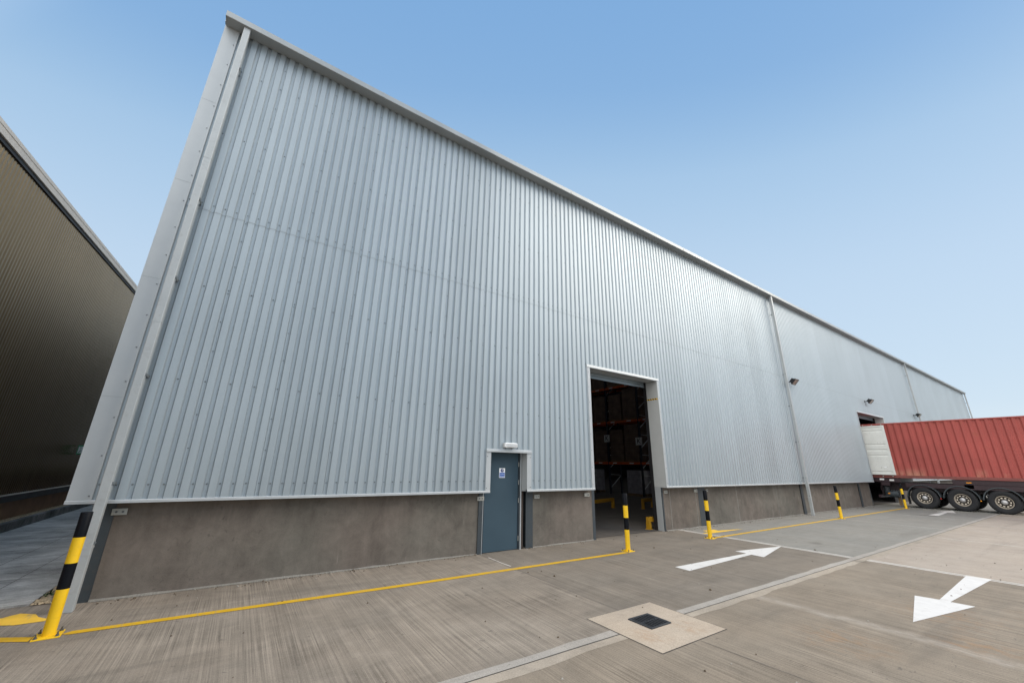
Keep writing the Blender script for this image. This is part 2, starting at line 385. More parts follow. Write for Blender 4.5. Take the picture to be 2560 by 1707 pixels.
def plinth():
    m = NT('plinth_concrete'); v = m.coords()
    b1 = m.noise(0.8, v, 6, 0.6, 0.6); b2 = m.noise(3.2, v, 6, 0.7, 0.4); st = m.noise(1, m.coords((4.0, 4.0, 0.5)), 5, 0.65, 0.2)
    f = m.math('ADD', m.rng(b1, 0.3, 0.7, -0.16, 0.16), m.rng(b2, 0.3, 0.7, -0.20, 0.20))
    f = m.math('ADD', f, m.rng(st, 0.3, 0.7, -0.12, 0.12)); f = m.math('ADD', f, m.rng(m.noise(110, v, 3), 0.25, 0.75, -0.09, 0.09))
    f = m.math('ADD', f, 1.0)
    c = m.scale_col((0.150, 0.129, 0.112, 1), f)
    c = m.mix(m.rng(m.noise(0.35, v, 3), 0.42, 0.62, 0, 1), c, m.scale_col((0.140, 0.130, 0.113, 1), f))
    sx = m.n('ShaderNodeSeparateXYZ'); m.l(v, sx.inputs[0])
    hi = m.rng(sx.outputs[2], 0.55, 1.2, 0, 1)
    drip = m.noise(1, m.coords((2.2, 2.2, 0.6)), 5, 0.7, 0.4)
    c = m.mix(m.math('MULTIPLY', m.math('MULTIPLY', hi, m.rng(drip, 0.42, 0.68, 0, 1)), 0.55), c, (0.075, 0.062, 0.052, 1))
    speck = m.noise(30, v, 3, 0.6); c = m.mix(m.rng(speck, 0.68, 0.75, 0, 0.6), c, (0.055, 0.05, 0.045, 1))
    ys = m.noise(1, m.coords((9, 9, 7)), 5, 0.75, 0.8); zone = m.noise(0.6, v, 2)
    c = m.mix(m.math('MULTIPLY', m.rng(ys, 0.58, 0.68, 0, 0.55), m.rng(zone, 0.48, 0.6, 0, 1)), c, (0.07, 0.062, 0.055, 1))
    lime = m.noise(1, m.coords((5, 5, 0.9)), 4, 0.6, 0.5); c = m.mix(m.rng(lime, 0.66, 0.78, 0, 0.4), c, (0.36, 0.33, 0.30, 1))
    m.base(c); m.bump(m.math('ADD', b2, m.noise(60, v, 3)), 0.25, 0.004); return m.set(0.9, 0, 0.25)
M['plinth'] = plinth()
M['bronze'] = cladding('cladding_bronze', (0.29, 0.215, 0.135, 1), 0.92, 0.20, 0.06, 0.08, 0.0)
M['bronze_trim'] = painted('bronze_building_trim', (0.76, 0.70, 0.63, 1), 0.45, 0.1, 0.06)
M['brick'] = painted('brown_plinth_render', (0.36, 0.225, 0.15, 1), 0.9, var=0.22, dirt=0.4)
M['navy'] = painted('navy_dark', (0.018, 0.020, 0.026, 1), 0.5)
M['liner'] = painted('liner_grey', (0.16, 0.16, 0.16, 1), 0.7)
M['cont_red'] = None
def container_red():
    m = NT('container_red'); v = m.coords()
    f = m.math('ADD', m.rng(m.noise(0.8, v, 5), 0.3, 0.7, 0.86, 1.12), m.rng(m.noise(60, v, 3), 0.25, 0.75, -0.12, 0.12))
    c = m.scale_col((0.325, 0.070, 0.060, 1), f)
    ru = m.noise(2.2, v, 6, 0.7, 0.5); c = m.mix(m.rng(ru, 0.60, 0.72, 0, 0.55), c, (0.26, 0.085, 0.045, 1))
    sx = m.n('ShaderNodeSeparateXYZ'); m.l(v, sx.inputs[0])
    low = m.rng(sx.outputs[2], 2.0, 1.55, 0, 1); sc = m.noise(1, m.coords((1, 1.2, 0.7)), 5, 0.7)
    c = m.mix(m.math('MULTIPLY', m.math('MULTIPLY', low, m.rng(sc, 0.5, 0.62, 0, 1)), 0.55), c, (0.48, 0.30, 0.20, 1))
    m.base(c); m.bump(m.noise(4, v, 3), 0.06, 0.02); return m.set(0.6, 0, 0.35)
M['cont_red'] = container_red()
M['cont_rail'] = painted('container_rail_maroon', (0.19, 0.052, 0.045, 1), 0.6, var=0.2, dirt=0.4)
M['cont_door'] = painted('container_door_white', (0.66, 0.68, 0.66, 1), 0.5, var=0.06, dirt=0.3, dirtcol=(0.35, 0.33, 0.30, 1))
M['chassis'] = painted('chassis_plum', (0.028, 0.014, 0.019, 1), 0.5, var=0.2)
M['rubber'] = painted('tyre_rubber', (0.013, 0.014, 0.017, 1), 0.8, var=0.25, bump=0.2)
M['guard'] = painted('mudguard_slate', (0.040, 0.050, 0.058, 1), 0.5, var=0.1)
M['rim'] = painted('rim_dusty', (0.34, 0.30, 0.25, 1), 0.55, 0.3, 0.2, dirt=0.4)
M['rim_dark'] = painted('rim_grimy', (0.030, 0.024, 0.020, 1), 0.6, 0.1, 0.3)
M['rim_bright'] = painted('rim_bright', (0.70, 0.64, 0.55, 1), 0.4, 0.3, 0.2)
M['hub'] = painted('hub_cap_grey', (0.45, 0.45, 0.46, 1), 0.4, 0.4, 0.1)
M['amber'] = painted('amber_lens', (0.85, 0.33, 0.02, 1), 0.25)
M['redlens'] = painted('red_lens', (0.55, 0.04, 0.03, 1), 0.25)
M['orange'] = painted('rack_orange', (0.62, 0.11, 0.025, 1), 0.5, var=0.1)
M['rack_blue'] = painted('rack_upright_navy', (0.016, 0.020, 0.036, 1), 0.5)
M['brace'] = painted('rack_brace_grey', (0.62, 0.63, 0.65, 1), 0.35, 0.3)
M['carton'] = painted('carton_brown', (0.17, 0.115, 0.085, 1), 0.55, var=0.4, dirt=0.2, scale=2)
M['wrap'] = painted('stretch_wrap', (0.34, 0.33, 0.37, 1), 0.18, var=0.3, scale=5)
M['wood'] = painted('pallet_wood', (0.22, 0.15, 0.085, 1), 0.85, var=0.25)
M['label_white'] = painted('label_white', (0.75, 0.75, 0.75, 1), 0.6)
M['green'] = painted('exit_green', (0.02, 0.30, 0.12, 1), 0.4)
M['gravel'] = painted('gravel_stone', (0.50, 0.40, 0.27, 1), 0.9, var=0.45, scale=30)
M['chip'] = painted('chip_grey', (0.30, 0.28, 0.25, 1), 0.9, var=0.4, scale=30)
M['soil'] = painted('soil_brown', (0.10, 0.075, 0.05, 1), 0.95, var=0.4, scale=12)
M['leaf'] = painted('weed_leaf', (0.045, 0.10, 0.02, 1), 0.6, var=0.3, scale=20)
def glass_lamp():
    m = NT('lamp_glass'); v = m.coords(); m.base(m.mix(m.rng(m.noise(18, v, 2), 0.4, 0.6, 0, 1), (0.5, 0.5, 0.46, 1), (0.26, 0.26, 0.22, 1))); return m.set(0.15, 0.2, 0.5)
M['lamp_glass'] = glass_lamp()
def grp():
    m = bpy.data.materials.new('added_rooflight_sheet'); m.use_nodes = True; t = m.node_tree; t.nodes.clear()
    tb = t.nodes.new('ShaderNodeBsdfTranslucent'); tb.inputs[0].default_value = (0.11, 0.112, 0.115, 1); o = t.nodes.new('ShaderNodeOutputMaterial'); t.links.new(tb.outputs[0], o.inputs[0]); return m
M['added_rooflight'] = grp()

# ------------------------------------------------------------------ ground
CY = 7.65          # face of cladding crowns
PY = 7.86          # face of concrete plinth
g = MB(); g.add([(-3000, -3000, -0.06), (3000, -3000, -0.06), (3000, 3000, -0.06), (-3000, 3000, -0.06)], [(0, 1, 2, 3)])
tag(g.build('ground', M['ground']), kind='structure')

JX, JX2, JY = 4.46, 7.63, 3.58
yard = MB()
def rect(mb, x0, x1, y0, y1, z, m=0): mb.add([(x0, y0, z), (x1, y0, z), (x1, y1, z), (x0, y1, z)], [(0, 1, 2, 3)], m)
for (x0, x1, m) in ((-60, JX, 0), (JX, JX2, 1), (JX2, 11.34, 1), (11.34, 30.0, 2), (30.0, 140, 2)): rect(yard, x0, x1, JY, 8.04, 0, m)
for (x0, x1, m) in ((-60, 4.55, 3), (4.55, 11.34, 3), (11.34, 30.0, 4), (30.0, 140, 4)): rect(yard, x0, x1, -60, JY, 0, m)
rect(yard, 64, 140, 8.04, 80, 0, 2)
tag(yard.build('concrete_yard', [M['bay_a'], M['bay_b'], M['bay_c'], M['bay_d'], M['bay_e']]), kind='structure')

def wavy_band(mb, x0, x1, ya, yb, z, amp_a, amp_b, step=0.25, m=0, ph=0.0):
    n = max(1, int((x1 - x0) / step)); vs = []
    rn = random.Random(int(ph * 100) + 3)
    for i in range(n + 1):
        x = x0 + (x1 - x0) * i / n
        vs += [(x, ya + amp_a * (rn.random() - 0.5), z), (x, yb + amp_b * (rn.random() - 0.5), z)]
    mb.add(vs, [(2 * i, 2 * i + 2, 2 * i + 3, 2 * i + 1) for i in range(n)], m)
db = MB()
for (x0, x1) in ((-12, 3.885), (5.10, 29.0)):
    wavy_band(db, x0, x1, JY + 0.008, JY + 0.125, 0.002, 0.0, 0.03, 0.3, 0, x0)
    wavy_band(db, x0, x1, JY - 0.135, JY - 0.008, 0.002, 0.045, 0.0, 0.3, 1, x1)
    wavy_band(db, x0, x1, JY - 0.008, JY + 0.008, 0.0022, 0.006, 0.006, 0.2, 2, 5)
tag(db.build('joint_bands', [M['drain_band'], M['drain_band2'], M['joint']]), kind='structure')
jt = MB()
def ywav(x, y0, y1, wd, z, m, amp=0.0, xe=None):
    n = max(2, int(abs(y1 - y0) / 0.25)); xe = x if xe is None else xe; vs = []
    for i in range(n + 1):
        t = i / n; xx = x + (xe - x) * t; a = (random.random() - 0.5) * amp; b = (random.random() - 0.5) * amp
        vs += [(xx - wd / 2 + a, y0 + (y1 - y0) * t, z), (xx + wd / 2 + b, y0 + (y1 - y0) * t, z)]
    jt.add(vs, [(2 * i, 2 * i + 1, 2 * i + 3, 2 * i + 2) for i in range(n)], m)
for off, wd in ((-0.055, 0.055), (0.055, 0.05)):
    ywav(11.36 + off, -30, JY - 0.14, wd, 0.0022, 0, 0.012); ywav(11.36 + off, JY + 0.13, 7.85, wd, 0.0022, 0, 0.014)
ywav(11.36, -30, JY - 0.14, 0.012, 0.0026, 1, 0.004); ywav(11.36, JY + 0.13, 7.85, 0.012, 0.0026, 1, 0.004)
ywav(JX, 4.11, 7.75, 0.010, 0.0022, 1, 0.004); ywav(JX + 0.03, 6.7, 7.5, 0.03, 0.0024, 0, 0.02)
ywav(4.52, 3.0, -10, 0.010, 0.0022, 1, 0.004, 5.2)
ywav(JX2, JY + 0.13, 7.85, 0.010, 0.0022, 1, 0.004)
for xx in (19.6, 24.2): ywav(xx, JY + 0.13, 7.85, 0.02, 0.0022, 0, 0.012)
for xx in (17.0, 22.5): ywav(xx, JY - 0.14, -20, 0.02, 0.0022, 0, 0.012)
tag(jt.build('slab_joints', [M['laitance'], M['joint_thin']]), kind='structure')

# drain surround and grate
ps = MB(); pit0 = (4.31, 4.68, 3.47, 3.82)
def patch_ring(x0, x1, y0, y1, a0, a1, b0, b1, z, m):
    rect(ps, x0, x1, y0, b0, z, m); rect(ps, x0, x1, b1, y1, z, m); rect(ps, x0, a0, b0, b1, z, m); rect(ps, a1, x1, b0, b1, z, m)
rect(ps, 3.889, 5.096, 3.019, 4.111, 0.0015, 1)
patch_ring(3.90, 5.085, 3.03, 4.10, *pit0, 0.0035, 0)
tag(ps.build('drain_surround', [M['patch'], M['joint']]), kind='structure')
gr = thing('drain_grate', (4.495, 3.645, 0.0035), 'black cast iron drain grate in the buff concrete patch', 'drain grate')
f = MB(); hx_, hy_ = 0.185, 0.175
for a, b, c, d in ((-hx_, hx_, -hy_, -hy_ + 0.03), (-hx_, hx_, hy_ - 0.03, hy_), (-hx_, -hx_ + 0.03, -hy_ + 0.03, hy_ - 0.03), (hx_ - 0.03, hx_, -hy_ + 0.03, hy_ - 0.03)):
    f.box(a, b, c, d, -0.004, 0.012)
f.build('frame', M['iron'], gr, (0, 0, 0), bevel=0.003)
b = MB(); rect(b, -hx_ + 0.02, hx_ - 0.02, -hy_ + 0.02, hy_ - 0.02, -0.003); b.build('pit', M['pit_shade'], gr, (0, 0, 0))  # near-black sheet close under the bars paints in the pit's shade
b = MB()
for i in range(7):
    x = -0.135 + i * 0.045; b.box(x - 0.007, x + 0.007, -hy_ + 0.03, hy_ - 0.03, -0.002, 0.012)
b.box(-hx_ + 0.03, hx_ - 0.03, -0.008, 0.008, -0.002, 0.0115)
b.build('bars', M['iron'], gr, (0, 0, 0))

# painted markings
a1 = [(7.177, 5.135), (7.159, 4.822), (9.675, 4.957), (9.64, 4.693), (11.34, 5.07), (9.70, 5.333), (9.67, 5.078)]
a1 = [(7.177, 5.135), (7.159, 4.822), (9.655, 4.955), (9.64, 4.693), (11.34, 5.07), (9.70, 5.333), (9.685, 5.078)]
a2 = [(11.365, 2.048), (8.946, 1.962), (8.883, 2.214), (7.362, 1.915), (8.957, 1.611), (8.94, 1.849), (11.387, 1.748)]
def arrow(name, pts, mat, z=0.004):
    mb = MB(); vs = [(x, y, z) for x, y in pts]
    mb.add(vs, [(0, 1, 2, 6), (2, 3, 4), (2, 4, 6), (6, 4, 5)]); return mb.build(name, mat)
tag(arrow('painted_arrow', a1, M['white_paint']), kind='structure')
tag(arrow('painted_arrow', [(a2[6]), (a2[0]), a2[1], a2[2], a2[3], a2[4], a2[5]], M['white_paint']), kind='structure')
tag(arrow('painted_arrow', [(x + 18.05, y + 0.03) for x, y in a1], M['old_paint']), kind='structure')
mb = MB(); mb.add([(24.80, 5.39, 0.006), (25.0, 4.79, 0.006), (25.17, 4.79, 0.006), (24.99, 5.39, 0.006)], [(0, 1, 2, 3)])
tag(mb.build('painted_bar', M['grey_bar']), kind='structure')
def strip(name, pts, mat, z=0.0042):     # pts: (x, y_low, y_high)
    mb = MB(); vs = []
    for x, ya, yb in pts: vs += [(x, ya, z), (x, yb, z)]
    mb.add(vs, [(2 * i, 2 * i + 2, 2 * i + 3, 2 * i + 1) for i in range(len(pts) - 1)]); return tag(mb.build(name, mat), kind='structure')
strip('yellow_line', [(-1.22, 6.635, 6.665), (-1.17, 6.605, 6.71), (2.35, 6.48, 6.595), (7.38, 6.405, 6.515)], M['yellow_line'])
strip('yellow_line', [(10.93, 6.49, 6.60), (19.0, 6.50, 6.62), (28.2, 6.55, 6.67)], M['yellow_line'])
strip('yellow_line', [(-9.0, 7.8, 7.94), (-1.72, 6.715, 6.845), (-1.45, 6.57, 6.70)], M['yellow_line'])
def blob(name, pts, mat, z):
    mb = MB(); mb.add([(x, y, z) for x, y in pts], [list(range(len(pts)))]); return tag(mb.build(name, mat), kind='structure')
blob('yellow_spray_mark', [(-2.9, 7.33), (-2.3, 7.30), (-1.89, 7.31), (-1.75, 7.235), (-1.52, 7.24), (-1.50, 7.30), (-1.62, 7.44), (-1.68, 7.58), (-1.84, 7.70), (-1.90, 7.65), (-1.95, 7.59), (-2.6, 7.66), (-2.95, 7.6)], M['yellow_spray'], 0.004)
blob('yellow_spray_mark', [(11.42, 7.0), (11.35, 7.12), (11.75, 7.16), (11.84, 7.40), (12.38, 7.38), (12.30, 7.18), (13.0, 7.05), (13.3, 6.98), (12.2, 6.99)], M['yellow_spray'], 0.004)

# alley on the left: paving, soil corner, kerb, gravel strip
al = MB()
al.add([(-4.4, 8.04, 0.02), (-2.06, 8.035, 0.02), (-1.86, 8.03, 0.02), (-1.86, 40, 0.02), (-4.4, 40, 0.02)], [(0, 1, 2, 3, 4)])
al.add([(-4.4, 8.04, 0.0), (-1.86, 8.03, 0.0), (-1.86, 8.03, 0.02), (-4.4, 8.04, 0.02)], [(0, 1, 2, 3)])
for x in (-3.03, -2.44): rect(al, x - 0.005, x + 0.005, 8.08, 40, 0.0235, 1)
for y in (10.6, 13.0, 15.4, 17.8, 20.2): rect(al, -4.38, -1.88, y - 0.005, y + 0.005, 0.0237, 1)
tag(al.build('alley_paving', [M['alley'], M['joint_thin']]), kind='structure')
so_ = MB(); rect(so_, -1.86, -1.44, 8.0, 40, 0.004, 0); tag(so_.build('soil_strip', M['soil']), kind='structure')
kb = MB(); kb.box(-4.52, -4.40, 8.2, 45, -0.02, 0.225); tag(kb.build('alley_kerb', M['kerb'], bevel=0.012), kind='structure')
gs = MB(); rect(gs, -4.86, -4.52, 8.2, 45, 0.17); tag(gs.build('planting_strip', M['soil']), kind='structure')
def stones(name, n, xr, yr, z, rr, mat, tri=None):
    mb = MB()
    for _ in range(n):
        x = random.uniform(*xr); y = random.uniform(*yr)
        if tri and not tri(x, y): continue
        r = random.uniform(*rr); q = random.random() * 6.28
        pts = [(x + r * math.cos(q + i * 1.2566) * random.uniform(0.7, 1.2), y + r * math.sin(q + i * 1.2566) * random.uniform(0.7, 1.2)) for i in range(5)]
        h = r * random.uniform(0.5, 1.0)
        vs = [(px, py, z) for px, py in pts] + [((px + x) / 2, (py + y) / 2, z + h) for px, py in pts]
        mb.add(vs, [(i, (i + 1) % 5, (i + 1) % 5 + 5, i + 5) for i in range(5)] + [[5, 6, 7, 8, 9]])
    return tag(mb.build(name, mat), 'loose stones', 'gravel', kind='stuff')
tag(stones('gravel', 3200, (-4.84, -4.53), (9.0, 24), 0.172, (0.015, 0.032), M['gravel']), 'tan gravel filling the strip behind the dark alley kerb', 'gravel')
tag(stones('gravel', 700, (-1.85, -1.46), (8.0, 10.0), 0.006, (0.012, 0.03), M['gravel']), 'brown stones in the soil corner beside the first downpipe', 'gravel')
wd = thing('weed', (-1.80, 8.42, 0.01), 'small green weed growing at the edge of the alley paving', 'weed')
lv = MB()
for i in range(30):
    an = random.random() * 6.28; L = random.uniform(0.02, 0.075); e = random.uniform(0.3, 1.3)
    bx, by = random.uniform(-0.05, 0.05), random.uniform(-0.10, 0.10)
    d = Vector((math.cos(an) * math.cos(e), math.sin(an) * math.cos(e), math.sin(e))); sd_ = Vector((-math.sin(an), math.cos(an), 0)) * 0.011
    p = Vector((bx, by, 0)); lv.add([p - sd_ * 0.3, p + sd_ * 0.3, p + d * L * 0.6 + sd_, p + d * L, p + d * L * 0.6 - sd_], [(0, 1, 2, 3, 4)])
lv.build('leaves', M['leaf'], wd, (0, 0, 0))

# ------------------------------------------------------------------ the warehouse
X0, X1 = -1.76, 63.5
ZB, ZT = 1.215, 9.80           # bottom of cladding, eaves
D1 = (4.567, 5.543, 2.044)     # personnel door opening in the cladding
D2 = (7.70, 10.66, 4.42)       # first roller door
D3 = (28.75, 33.33, 4.975)     # second roller door
OPEN = (D1, D2, D3)
W = thing('warehouse', (X0, CY, 0), 'long silver warehouse of ribbed metal cladding above a bare concrete base', 'warehouse', world=True)
PITCH = 0.1647
def zgut(x):
    pts = ((-1.8, 9.835), (1.2, 9.79), (5, 9.755), (20, 9.765), (45, 9.80), (64, 9.83))
    for (a, za), (b_, zb) in zip(pts, pts[1:]):
        if x <= b_: return za + (zb - za) * (x - a) / (b_ - a)
    return pts[-1][1]
# cladding profile: crowns at y=0, valleys recessed
def clad_profile(x0, x1):
    pts = []; k = math.floor((x0 + 0.68) / PITCH) - 1
    while True:
        c = -0.68 + PITCH * k
        if c - 0.04 > x1: break
        for dx, dy in ((-0.037, 0), (-0.021, 0.030), (0.021, 0.030), (0.037, 0)): pts.append((c + dx, dy))
        k += 1
    xs = [e for d in OPEN for e in d[:2]] + [x0, x1]
    for e in xs:
        for (a, ya), (b_, yb) in zip(pts, pts[1:]):
            if a < e < b_: pts.append((e, ya + (yb - ya) * (e - a) / (b_ - a))); pts.sort(); break
    return [p for p in pts if x0 - 1e-6 <= p[0] <= x1 + 1e-6]
def depth_at(x):
    k = round((x + 0.68) / PITCH); d = abs(x - (-0.68 + PITCH * k))
    return 0.030 if d < 0.021 else (0.030 * (0.037 - d) / 0.016 if d < 0.037 else 0)
cl = MB(); P = clad_profile(-1.53, X1 - 0.02)
SEAM = 5.84
for (xa, ya), (xb, yb) in zip(P, P[1:]):
    xm = (xa + xb) / 2; z0 = ZB
    for d in OPEN:
        if d[0] - 1e-4 < xm < d[1] + 1e-4: z0 = d[2] + 0.02
    for (za, zb, off) in ((z0, SEAM + 0.03, 0.0), (SEAM, ZT + 0.06, -0.003)):
        cl.add([(xa, CY + ya + off, za), (xb, CY + yb + off, za), (xb, CY + yb + off, zb), (xa, CY + ya + off, zb)], [(0, 1, 2, 3)], 0)
    cl.add([(xa, CY + ya - 0.0032, SEAM - 0.0005), (xb, CY + yb - 0.0032, SEAM - 0.0005), (xb, CY + yb - 0.0034, SEAM + 0.005), (xa, CY + ya - 0.0034, SEAM + 0.005)], [(0, 1, 2, 3)], 2)
# side laps: a thin raised sheet edge in every sixth valley
k = 0
while -0.68 + PITCH * 6 * k < X1 - 1:
    c = -0.68 + PITCH * 6 * k; inop = [d for d in OPEN if d[0] < c < d[1]]
    zb0 = inop[0][2] + 0.1 if inop else ZB + 0.02
    cl.box(c - 0.0205, c + 0.003, CY + 0.0245, CY + 0.0295, zb0, ZT + 0.05, 0)
    k += 1
def dome(x, z):
    y = CY + depth_at(x) - 0.001; n = 7; r1, r2 = 0.0085, 0.006
    vs = []
    for r, dy in ((0.0135, 0), (0.0135, -0.003), (r1, -0.0045), (r2, -0.012)):
        vs += [(x + r * math.cos(6.283 * i / n), y + dy, z + r * math.sin(6.283 * i / n)) for i in range(n)]
    cl.add(vs, [(j * n + i, j * n + (i + 1) % n, (j + 1) * n + (i + 1) % n, (j + 1) * n + i) for j in range(3) for i in range(n)] + [[3 * n + i for i in range(n)]], 1)
def free(x, z): return all(not (d[0] - 0.03 < x < d[1] + 0.03 and z < d[2] + 0.12) for d in OPEN)
k = -5
while -0.68 + PITCH * k < 34:
    x = -0.68 + PITCH * k; zs = []
    zs += [1.437, 5.97]
    if k % 2 == 0: zs += [2.943, 4.50, 7.46, 8.96]
    if k % 6 == 0: zs += [1.437 + 0.5015 * i for i in range(1, 17) if abs(1.437 + 0.5015 * i - 5.97) > 0.1] + [5.86 - 0.05]
    for z in zs:
        if free(x, z) and z < ZT - 0.05: dome(x + random.uniform(-0.002, 0.002), z + random.uniform(-0.004, 0.004))
    k += 1
cl.build('wall_cladding', [M['clad'], M['screw'], M['seam']], W)

# flashings and trims of the front wall
tr = MB()
for xa, xb in ((X0 - 0.012, D1[0]), (D1[1], D2[0]), (D2[1], D3[0]), (D3[1], X1)):
    tr.prof_x([(CY - 0.012, ZB - 0.012), (CY + 0.20, ZB - 0.012), (CY + 0.20, ZB - 0.006), (CY + 0.038, ZB - 0.006), (CY + 0.038, ZB + 0.034), (CY - 0.008, ZB + 0.030), (CY - 0.012, ZB + 0.024)], xa, xb)
tr.build('drip_trim', M['trim'], W)
cf = MB()
cf.box(X0, -1.535, CY - 0.008, CY - 0.004, ZB + 0.031, 9.86); cf.box(X0 - 0.006, X0, CY - 0.008, CY + 0.22, ZB + 0.031, 9.86)
cf.box(-1.535, -1.531, CY - 0.008, CY + 0.03, ZB + 0.031, 9.86)
for z in (2.6, 4.45, 6.25, 8.0): cf.box(X0, -1.55, CY - 0.0095, CY - 0.008, z, z + 0.006, 1)
for i in range(17):
    z = 1.30 + i * 0.51; cf.cyl((-1.565, CY - 0.008, z), (-1.565, CY - 0.018, z), 0.010, 8, 2, 0.006)
cf.build('corner_flashing', [M['trim'], M['gutter'], M['screw']], W)
# gutter following its slight fall
gt = MB(); xs = [X0 + 0.005, 1.2, 5, 12, 20, 30, 45, X1 + 0.05]
for xa, xb in zip(xs, xs[1:]):
    za, zb = zgut(xa), zgut(xb); sec = [(7.655, 0.0), (7.42, 0.0), (7.412, 0.008), (7.405, 0.125), (7.655, 0.125)]
    vs = [(xa, y, za + z) for y, z in sec] + [(xb, y, zb + z) for y, z in sec]; n = 5
    gt.add(vs, [(i, (i + 1) % n, (i + 1) % n + n, i + n) for i in range(n)], 0)
    if xa == xs[0]: gt.add(vs[:5], [(0, 1, 2, 3, 4)])
    if xb == xs[-1]: gt.add(vs[5:], [(0, 1, 2, 3, 4)])
gt.build('gutter', M['gutter'], W)
gj = MB(); x = 1.22
while x < 60:
    z = zgut(x); gj.box(x, x + 0.035, 7.4025, 7.405, z + 0.004, z + 0.128); gj.box(x, x + 0.035, 7.41, 7.655, z - 0.003, z - 0.0005); x += 5.78
gj.build('gutter_strap', M['gutter'], W)
# plinth
pl = MB(); plx = ((-1.30, 4.413), (5.865, 7.78), (10.75, 12.55), (12.95, 20.05), (20.28, 26.86), (27.08, 28.54), (33.45, 41.0), (41.3, 63.3))
for xa, xb in plx: pl.box(xa, xb, PY, PY + 0.2, -0.05, 1.24)
pl.build('plinth_panel', M['plinth'], W)
pj = MB()
for xx in (11.05, 12.40, 17.9, 14.9): pj.box(xx, xx + 0.02, PY - 0.004, PY, 0.02, 1.2)
pj.build('plinth_joint', M['bay_c'], W)
mf = MB(); wavy = [(-1.30, 4.41), (5.87, 7.78), (10.76, 20.0), (20.3, 28.5)]
for xa, xb in wavy:
    n = int((xb - xa) / 0.3); vs = []
    for i in range(n + 1):
        xx = xa + (xb - xa) * i / n; vs += [(xx, PY - random.uniform(0.02, 0.055), 0.004), (xx, PY + 0.002, random.uniform(0.014, 0.03))]
    mf.add(vs, [(2 * i, 2 * i + 2, 2 * i + 3, 2 * i + 1) for i in range(n)])
mf.build('mortar_fillet', M['bay_c'], W)
# steel columns standing between plinth panels
def ibeam(mb, x0, x1, y0, y1, z0, z1, m=0):
    t = 0.012; mb.box(x0, x1, y0, y0 + t, z0, z1, m); mb.box(x0, x1, y1 - t, y1, z0, z1, m); xm = (x0 + x1) / 2
    mb.box(xm - 0.006, xm + 0.006, y0 + t, y1 - t, z0, z1, m)
for (xa, xb, y) in ((-1.425, -1.302, PY - 0.006), (4.413, 4.509, PY - 0.02), (5.665, 5.863, PY - 0.006), (7.78, 7.872, PY - 0.004), (10.70, 10.748, PY + 0.003),
                    (12.552, 12.948, PY - 0.006), (20.052, 20.278, PY - 0.03), (26.862, 27.078, PY - 0.03), (28.545, 28.62, PY - 0.004), (41.002, 41.298, PY - 0.02)):
    c = MB(); ibeam(c, xa, xb, y, y + 0.24, -0.03, 9.6); c.build('column', M['steel_dark'], W)
# galvanised fixing plates at the top of the plinth
for (xa, xb) in ((-1.33, -1.17), (4.37, 4.535), (5.895, 6.045), (7.50, 7.68), (10.78, 10.93), (12.32, 12.50), (13.0, 13.1)):
    q = MB(); q.box(xa, xb, PY - 0.031, PY - 0.022, 1.035, 1.118); q.box(xa + 0.01, xb - 0.01, PY - 0.022, PY, 1.04, 1.113)
    for dx in (0.30, 0.72) if xb - xa < 0.17 else (0.66, 0.76):
        xx = xa + (xb - xa) * dx; q.cyl((xx, PY - 0.031, 1.077), (xx, PY - 0.036, 1.077), 0.014, 10, 1); q.cyl((xx, PY - 0.036, 1.077), (xx, PY - 0.048, 1.077), 0.007, 6, 1)
    q.build('fixing_plate', [M['galv'], M['bolt']], W, bevel=0.002)
# downpipes
def downpipe(xc, y0=7.45, wd=0.105, dp=0.10, big=False):
    p = MB(); zt = zgut(xc) + 0.01
    p.box(xc - wd / 2, xc + wd / 2, y0, y0 + dp, 0.0, zt)
    o = p.build('downpipe', M['pipe'], W, bevel=0.008)
    s = MB()
    for z in (0.69, 3.72, 6.71): s.box(xc - wd / 2 - 0.003, xc + wd / 2 + 0.003, y0 - 0.003, y0 + dp + 0.003, z, z + 0.012 if z > 1 else z + 0.02)
    j = s.build('joint_collar', M['pipe'] if not big else M['trim_dark'], o, (0, 0, 0)); j.location = (0, 0, 0)
    for z in (0.74, 1.45, 2.92, 4.47, 5.91, 8.84):
        bk = MB(); yw = CY + 0.03 if z > 1.3 else PY
        bk.box(xc - wd / 2 - 0.004, xc + wd / 2 + 0.012, y0 + 0.02, y0 + 0.045, z - 0.006, z + 0.03)
        (bk.box(xc + wd / 2 + 0.003, xc + wd / 2 + 0.012, y0 + 0.045, yw, z - 0.006, z + 0.028) if z > 1.3 else None); bk.cyl((xc + wd / 2 + 0.02, y0 + 0.032, z + 0.012), (xc + wd / 2 - 0.002, y0 + 0.032, z + 0.012), 0.010, 8, 0)
        k_ = bk.build('bracket', M['screw'], o, (0, 0, 0)); k_.location = (0, 0, 0)
    return o
for xc in (-1.402, 19.93, 41.62, 63.3): downpipe(xc)

